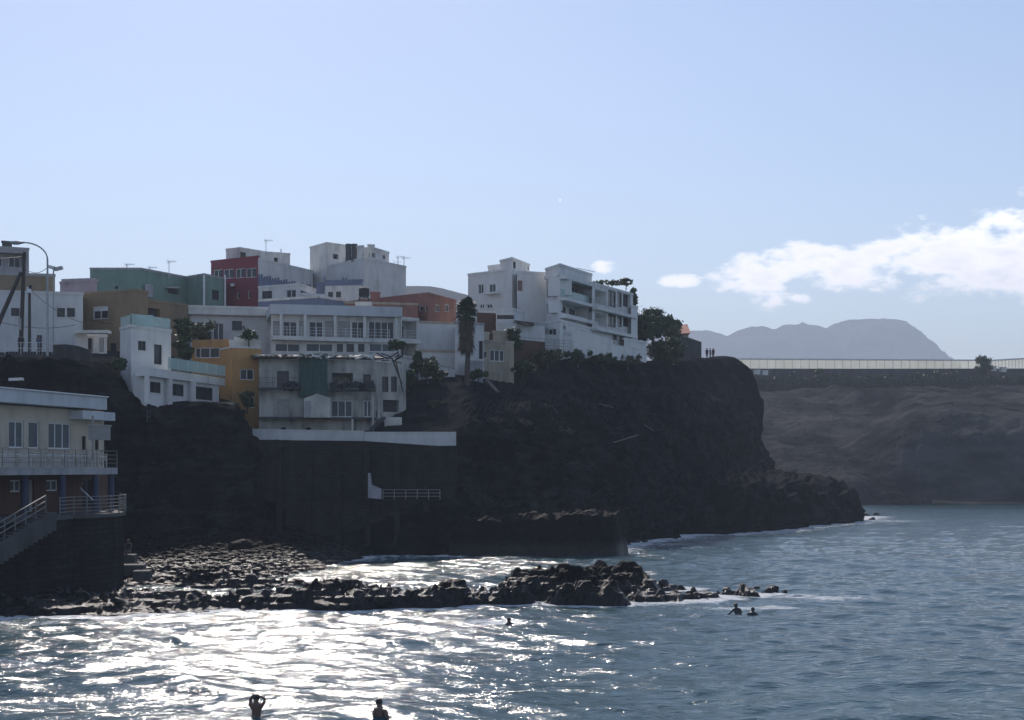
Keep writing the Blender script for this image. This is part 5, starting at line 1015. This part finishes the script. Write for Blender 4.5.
# ================================================================ people
def body(name, label, loc, rz, J, mats=('skin', 'hair'), clothes=None, group=None, scale=1):
    """J: joint positions; one skinned, subdivided surface"""
    E = [('pel', 'bel'), ('bel', 'che'), ('che', 'nek'), ('nek', 'hea'), ('hea', 'top')]
    rad = dict(pel=.155, bel=.135, che=.165, nek=.058, hea=.095, top=.075)
    for s in 'lr':
        E += [('che', 'sh'+s), ('sh'+s, 'el'+s), ('el'+s, 'wr'+s), ('wr'+s, 'ha'+s), ('pel', 'hi'+s), ('hi'+s, 'kn'+s), ('kn'+s, 'an'+s), ('an'+s, 'fo'+s)]
        rad.update({'sh'+s: .062, 'el'+s: .045, 'wr'+s: .030, 'ha'+s: .036, 'hi'+s: .098, 'kn'+s: .062, 'an'+s: .042, 'fo'+s: .035})
    D_ = dict(pel=(0, 0, .95), bel=(0, 0, 1.12), che=(0, 0, 1.34), nek=(0, .01, 1.50), hea=(0, -.01, 1.62), top=(0, 0, 1.69))
    for s, g in (('l', -1), ('r', 1)): D_.update({'sh'+s: (g*.19, 0, 1.42), 'el'+s: (g*.24, .02, 1.13), 'wr'+s: (g*.25, -.05, .88), 'ha'+s: (g*.25, -.08, .80), 'hi'+s: (g*.10, 0, .88), 'kn'+s: (g*.11, -.02, .48), 'an'+s: (g*.11, .02, .08), 'fo'+s: (g*.12, -.14, .04)})
    D_.update(J); nm = list(D_); me = bpy.data.meshes.new('body'); me.from_pydata([Vector(D_[q])*scale for q in nm], [(nm.index(a), nm.index(b_)) for a, b_ in E], []); o = bpy.data.objects.new('tmp', me); COL.objects.link(o)
    sk = o.modifiers.new('s', 'SKIN'); sk.use_smooth_shade = True; su = o.modifiers.new('u', 'SUBSURF'); su.levels = su.render_levels = 2
    if not me.skin_vertices: me.skin_vertices.new()
    for q, sv_ in zip(nm, me.skin_vertices[0].data): r0 = rad[q]*scale; sv_.radius = (r0, r0*(.75 if q in ('pel', 'bel', 'che') else 1)); sv_.use_root = q == 'pel'
    dg = bpy.context.evaluated_depsgraph_get(); ev = o.evaluated_get(dg); m2 = bpy.data.meshes.new_from_object(ev); bpy.data.objects.remove(o)
    r = root('person', loc, label, 'person', group); r.rotation_euler = (0, 0, rz); m2.name = 'body'; m2.materials.clear(); m2.materials.append(MAT[mats[0]]); bo = bpy.data.objects.new('body', m2); COL.objects.link(bo); bo.parent = r
    hd = Vector(D_['hea'])*scale; m = MB()
    vs, fs = [], []; n_, k_ = 14, 8
    for j in range(k_+1):
        ph = R(-20+110*j/k_)
        for i_ in range(n_): a = 6.2832*i_/n_; cut = .035 if (math.sin(a) < -.2 and j < 4) else 0; vs.append((hd.x+.106*scale*math.cos(ph)*math.cos(a), hd.y+.012+(.116*math.cos(ph)-cut)*scale*math.sin(a), hd.z+.035*scale+.108*scale*math.sin(ph)))
    for j in range(k_):
        for i_ in range(n_): fs.append((j*n_+i_, j*n_+(i_+1) % n_, (j+1)*n_+(i_+1) % n_, (j+1)*n_+i_))
    def child(nme, v_, f_, mt):
        me_ = bpy.data.meshes.new(nme); me_.from_pydata(v_, [], f_); me_.materials.append(MAT[mt]); me_.polygons.foreach_set('use_smooth', [True]*len(f_)); q = bpy.data.objects.new(nme, me_); COL.objects.link(q); q.parent = r
    child('hair', vs, fs, mats[1])
    # clothing grown from the body surface, slightly larger
    for nme, z0, z1, mt in (clothes or []):
        co_ = np.array([q.co[:] for q in m2.vertices]); no_ = np.array([q.normal[:] for q in m2.vertices]); fv = [tuple(p.vertices) for p in m2.polygons if all(z0 <= co_[i_, 2]/scale <= z1 and abs(co_[i_, 0]) < .235*scale for i_ in p.vertices)]
        if not fv: continue
        use = sorted({i_ for q in fv for i_ in q}); ix = {a: k for k, a in enumerate(use)}; child(nme, (co_[use]+no_[use]*.014).tolist(), [tuple(ix[i_] for i_ in q) for q in fv], mt)
    return r
up = {}
b1_ = dict(shl=(-.19, 0, 1.46), shr=(.19, 0, 1.46), ell=(-.21, -.16, 1.60), elr=(.21, -.16, 1.60), wrl=(-.12, .0, 1.69), wrr=(.12, .0, 1.69), hal=(-.06, .04, 1.74), har=(.06, .04, 1.74))
def WX(px_, D): return (px_-512)*D/F
D = 43.0; body('person', 'bather standing waist-deep at the bottom left with both hands on the head', (WX(256.5, D), D, ZY(692.5, D)-1.80), R(175), b1_, clothes=[('swim_shorts', .72, 1.04, 'cloth_dark')])
D = 43.6; b2_ = dict(ell=(-.34, .08, 1.20), wrl=(-.44, .02, .98), hal=(-.50, -.02, .92), shr=(.13, .08, 1.42), elr=(.16, .12, 1.15), che=(.02, 0, 1.34), hea=(.04, -.02, 1.62), top=(.05, -.02, 1.69)); body('person', 'bather wading at the bottom centre with one arm held out to the left', (WX(380, D), D, ZY(698, D)-1.77), R(150), b2_, clothes=[('swim_shorts', .72, 1.04, 'cloth_dark')])
sw = dict(); 
for lab, px_, pt, D, rz in (('swimmer sitting up in the foam beside the reef tip, left of the pair', 738, 603, 77, 200), ('swimmer bending low in the water beside the reef tip, right of the pair', 752, 607, 77, 160)):
    sw = dict(che=(0, -.12, 1.33), nek=(0, -.2, 1.46), hea=(0, -.25, 1.57), top=(0, -.26, 1.64), shl=(-.19, -.13, 1.40), shr=(.19, -.13, 1.40), ell=(-.34, -.25, 1.22), elr=(.34, -.22, 1.2), wrl=(-.42, -.42, 1.10), wrr=(.40, -.4, 1.08), hal=(-.44, -.5, 1.06), har=(.42, -.48, 1.04)); body('person', lab, (WX(px_, D), D, ZY(pt, D)-1.74), R(rz), sw, mats=('wet', 'hair'))
D = 70.5; body('person', 'lone swimmer with only the head and shoulders above the water in front of the reef', (WX(509, D), D, ZY(617.5, D)-1.74), R(190), dict(ell=(-.4, -.1, 1.28), wrl=(-.6, -.2, 1.36), hal=(-.68, -.24, 1.4)), mats=('wet', 'hair'))
gz = ZY(354.5, 124.5)
body('person', 'person in dark clothes leaning at the promenade railing under the utility pole', (WX(21, 125.2), 125.2, gz), R(10), dict(), clothes=[('jacket', .95, 1.47, 'cloth_dark'), ('trousers', .1, .97, 'cloth_dark')])
body('person', 'person in a blue top walking on the promenade right of the poles', (WX(38.5, 125.6), 125.6, gz), R(70), dict(anl=(-.11, .25, .12), fol=(-.11, .14, .05), anr=(.11, -.25, .08), **{'for': (.11, -.4, .04)}, elr=(.26, -.1, 1.15), wrr=(.25, -.3, 1.1), har=(.25, -.38, 1.1)), clothes=[('top', .95, 1.47, 'cloth_blue'), ('trousers', .1, .97, 'cloth_dark')])
for k, (px_, rz, mt, lb) in enumerate(((707, 10, 'cloth_dark', 'left of the three people standing at the cliff end'), (710.2, 60, 'cloth_dark', 'middle of the three people standing close together at the cliff end'), (713.2, -30, 'cloth_dark', 'right of the three people standing at the cliff end'))):
    D = 246.5; body('person', lb, (WX(px_, D), D, ZY(358.6, D)), R(rz), dict(), clothes=[('jacket', .95, 1.47, mt), ('trousers', .1, .97, 'cloth_dark')])
sit = dict(pel=(0, 0, .45), bel=(0, .03, .62), che=(0, -.02, .84), nek=(0, -.06, 1.0), hea=(0, -.1, 1.12), top=(0, -.1, 1.19), hil=(-.1, -.03, .43), hir=(.1, -.03, .43), knl=(-.13, -.42, .50), knr=(.13, -.42, .50), anl=(-.13, -.46, .08), anr=(.13, -.46, .08), fol=(-.13, -.6, .04), **{'for': (.13, -.6, .04)}, shl=(-.19, -.02, .92), shr=(.19, -.02, .92), ell=(-.24, -.16, .68), elr=(.24, -.16, .68), wrl=(-.16, -.38, .56), wrr=(.16, -.38, .56), hal=(-.14, -.44, .57), har=(.14, -.44, .57))
D = 100.6
body('person', 'person in a blue top sitting on the landing steps, left of the pair', (WX(122, D), D, ZY(559, D)), R(30), sit, clothes=[('top', .55, .98, 'cloth_blue')]); body('person', 'person in dark clothes sitting on the landing steps, right of the pair', (WX(129, D), D, ZY(558, D)), R(-20), sit, clothes=[('top', .55, .98, 'cloth_dark')])
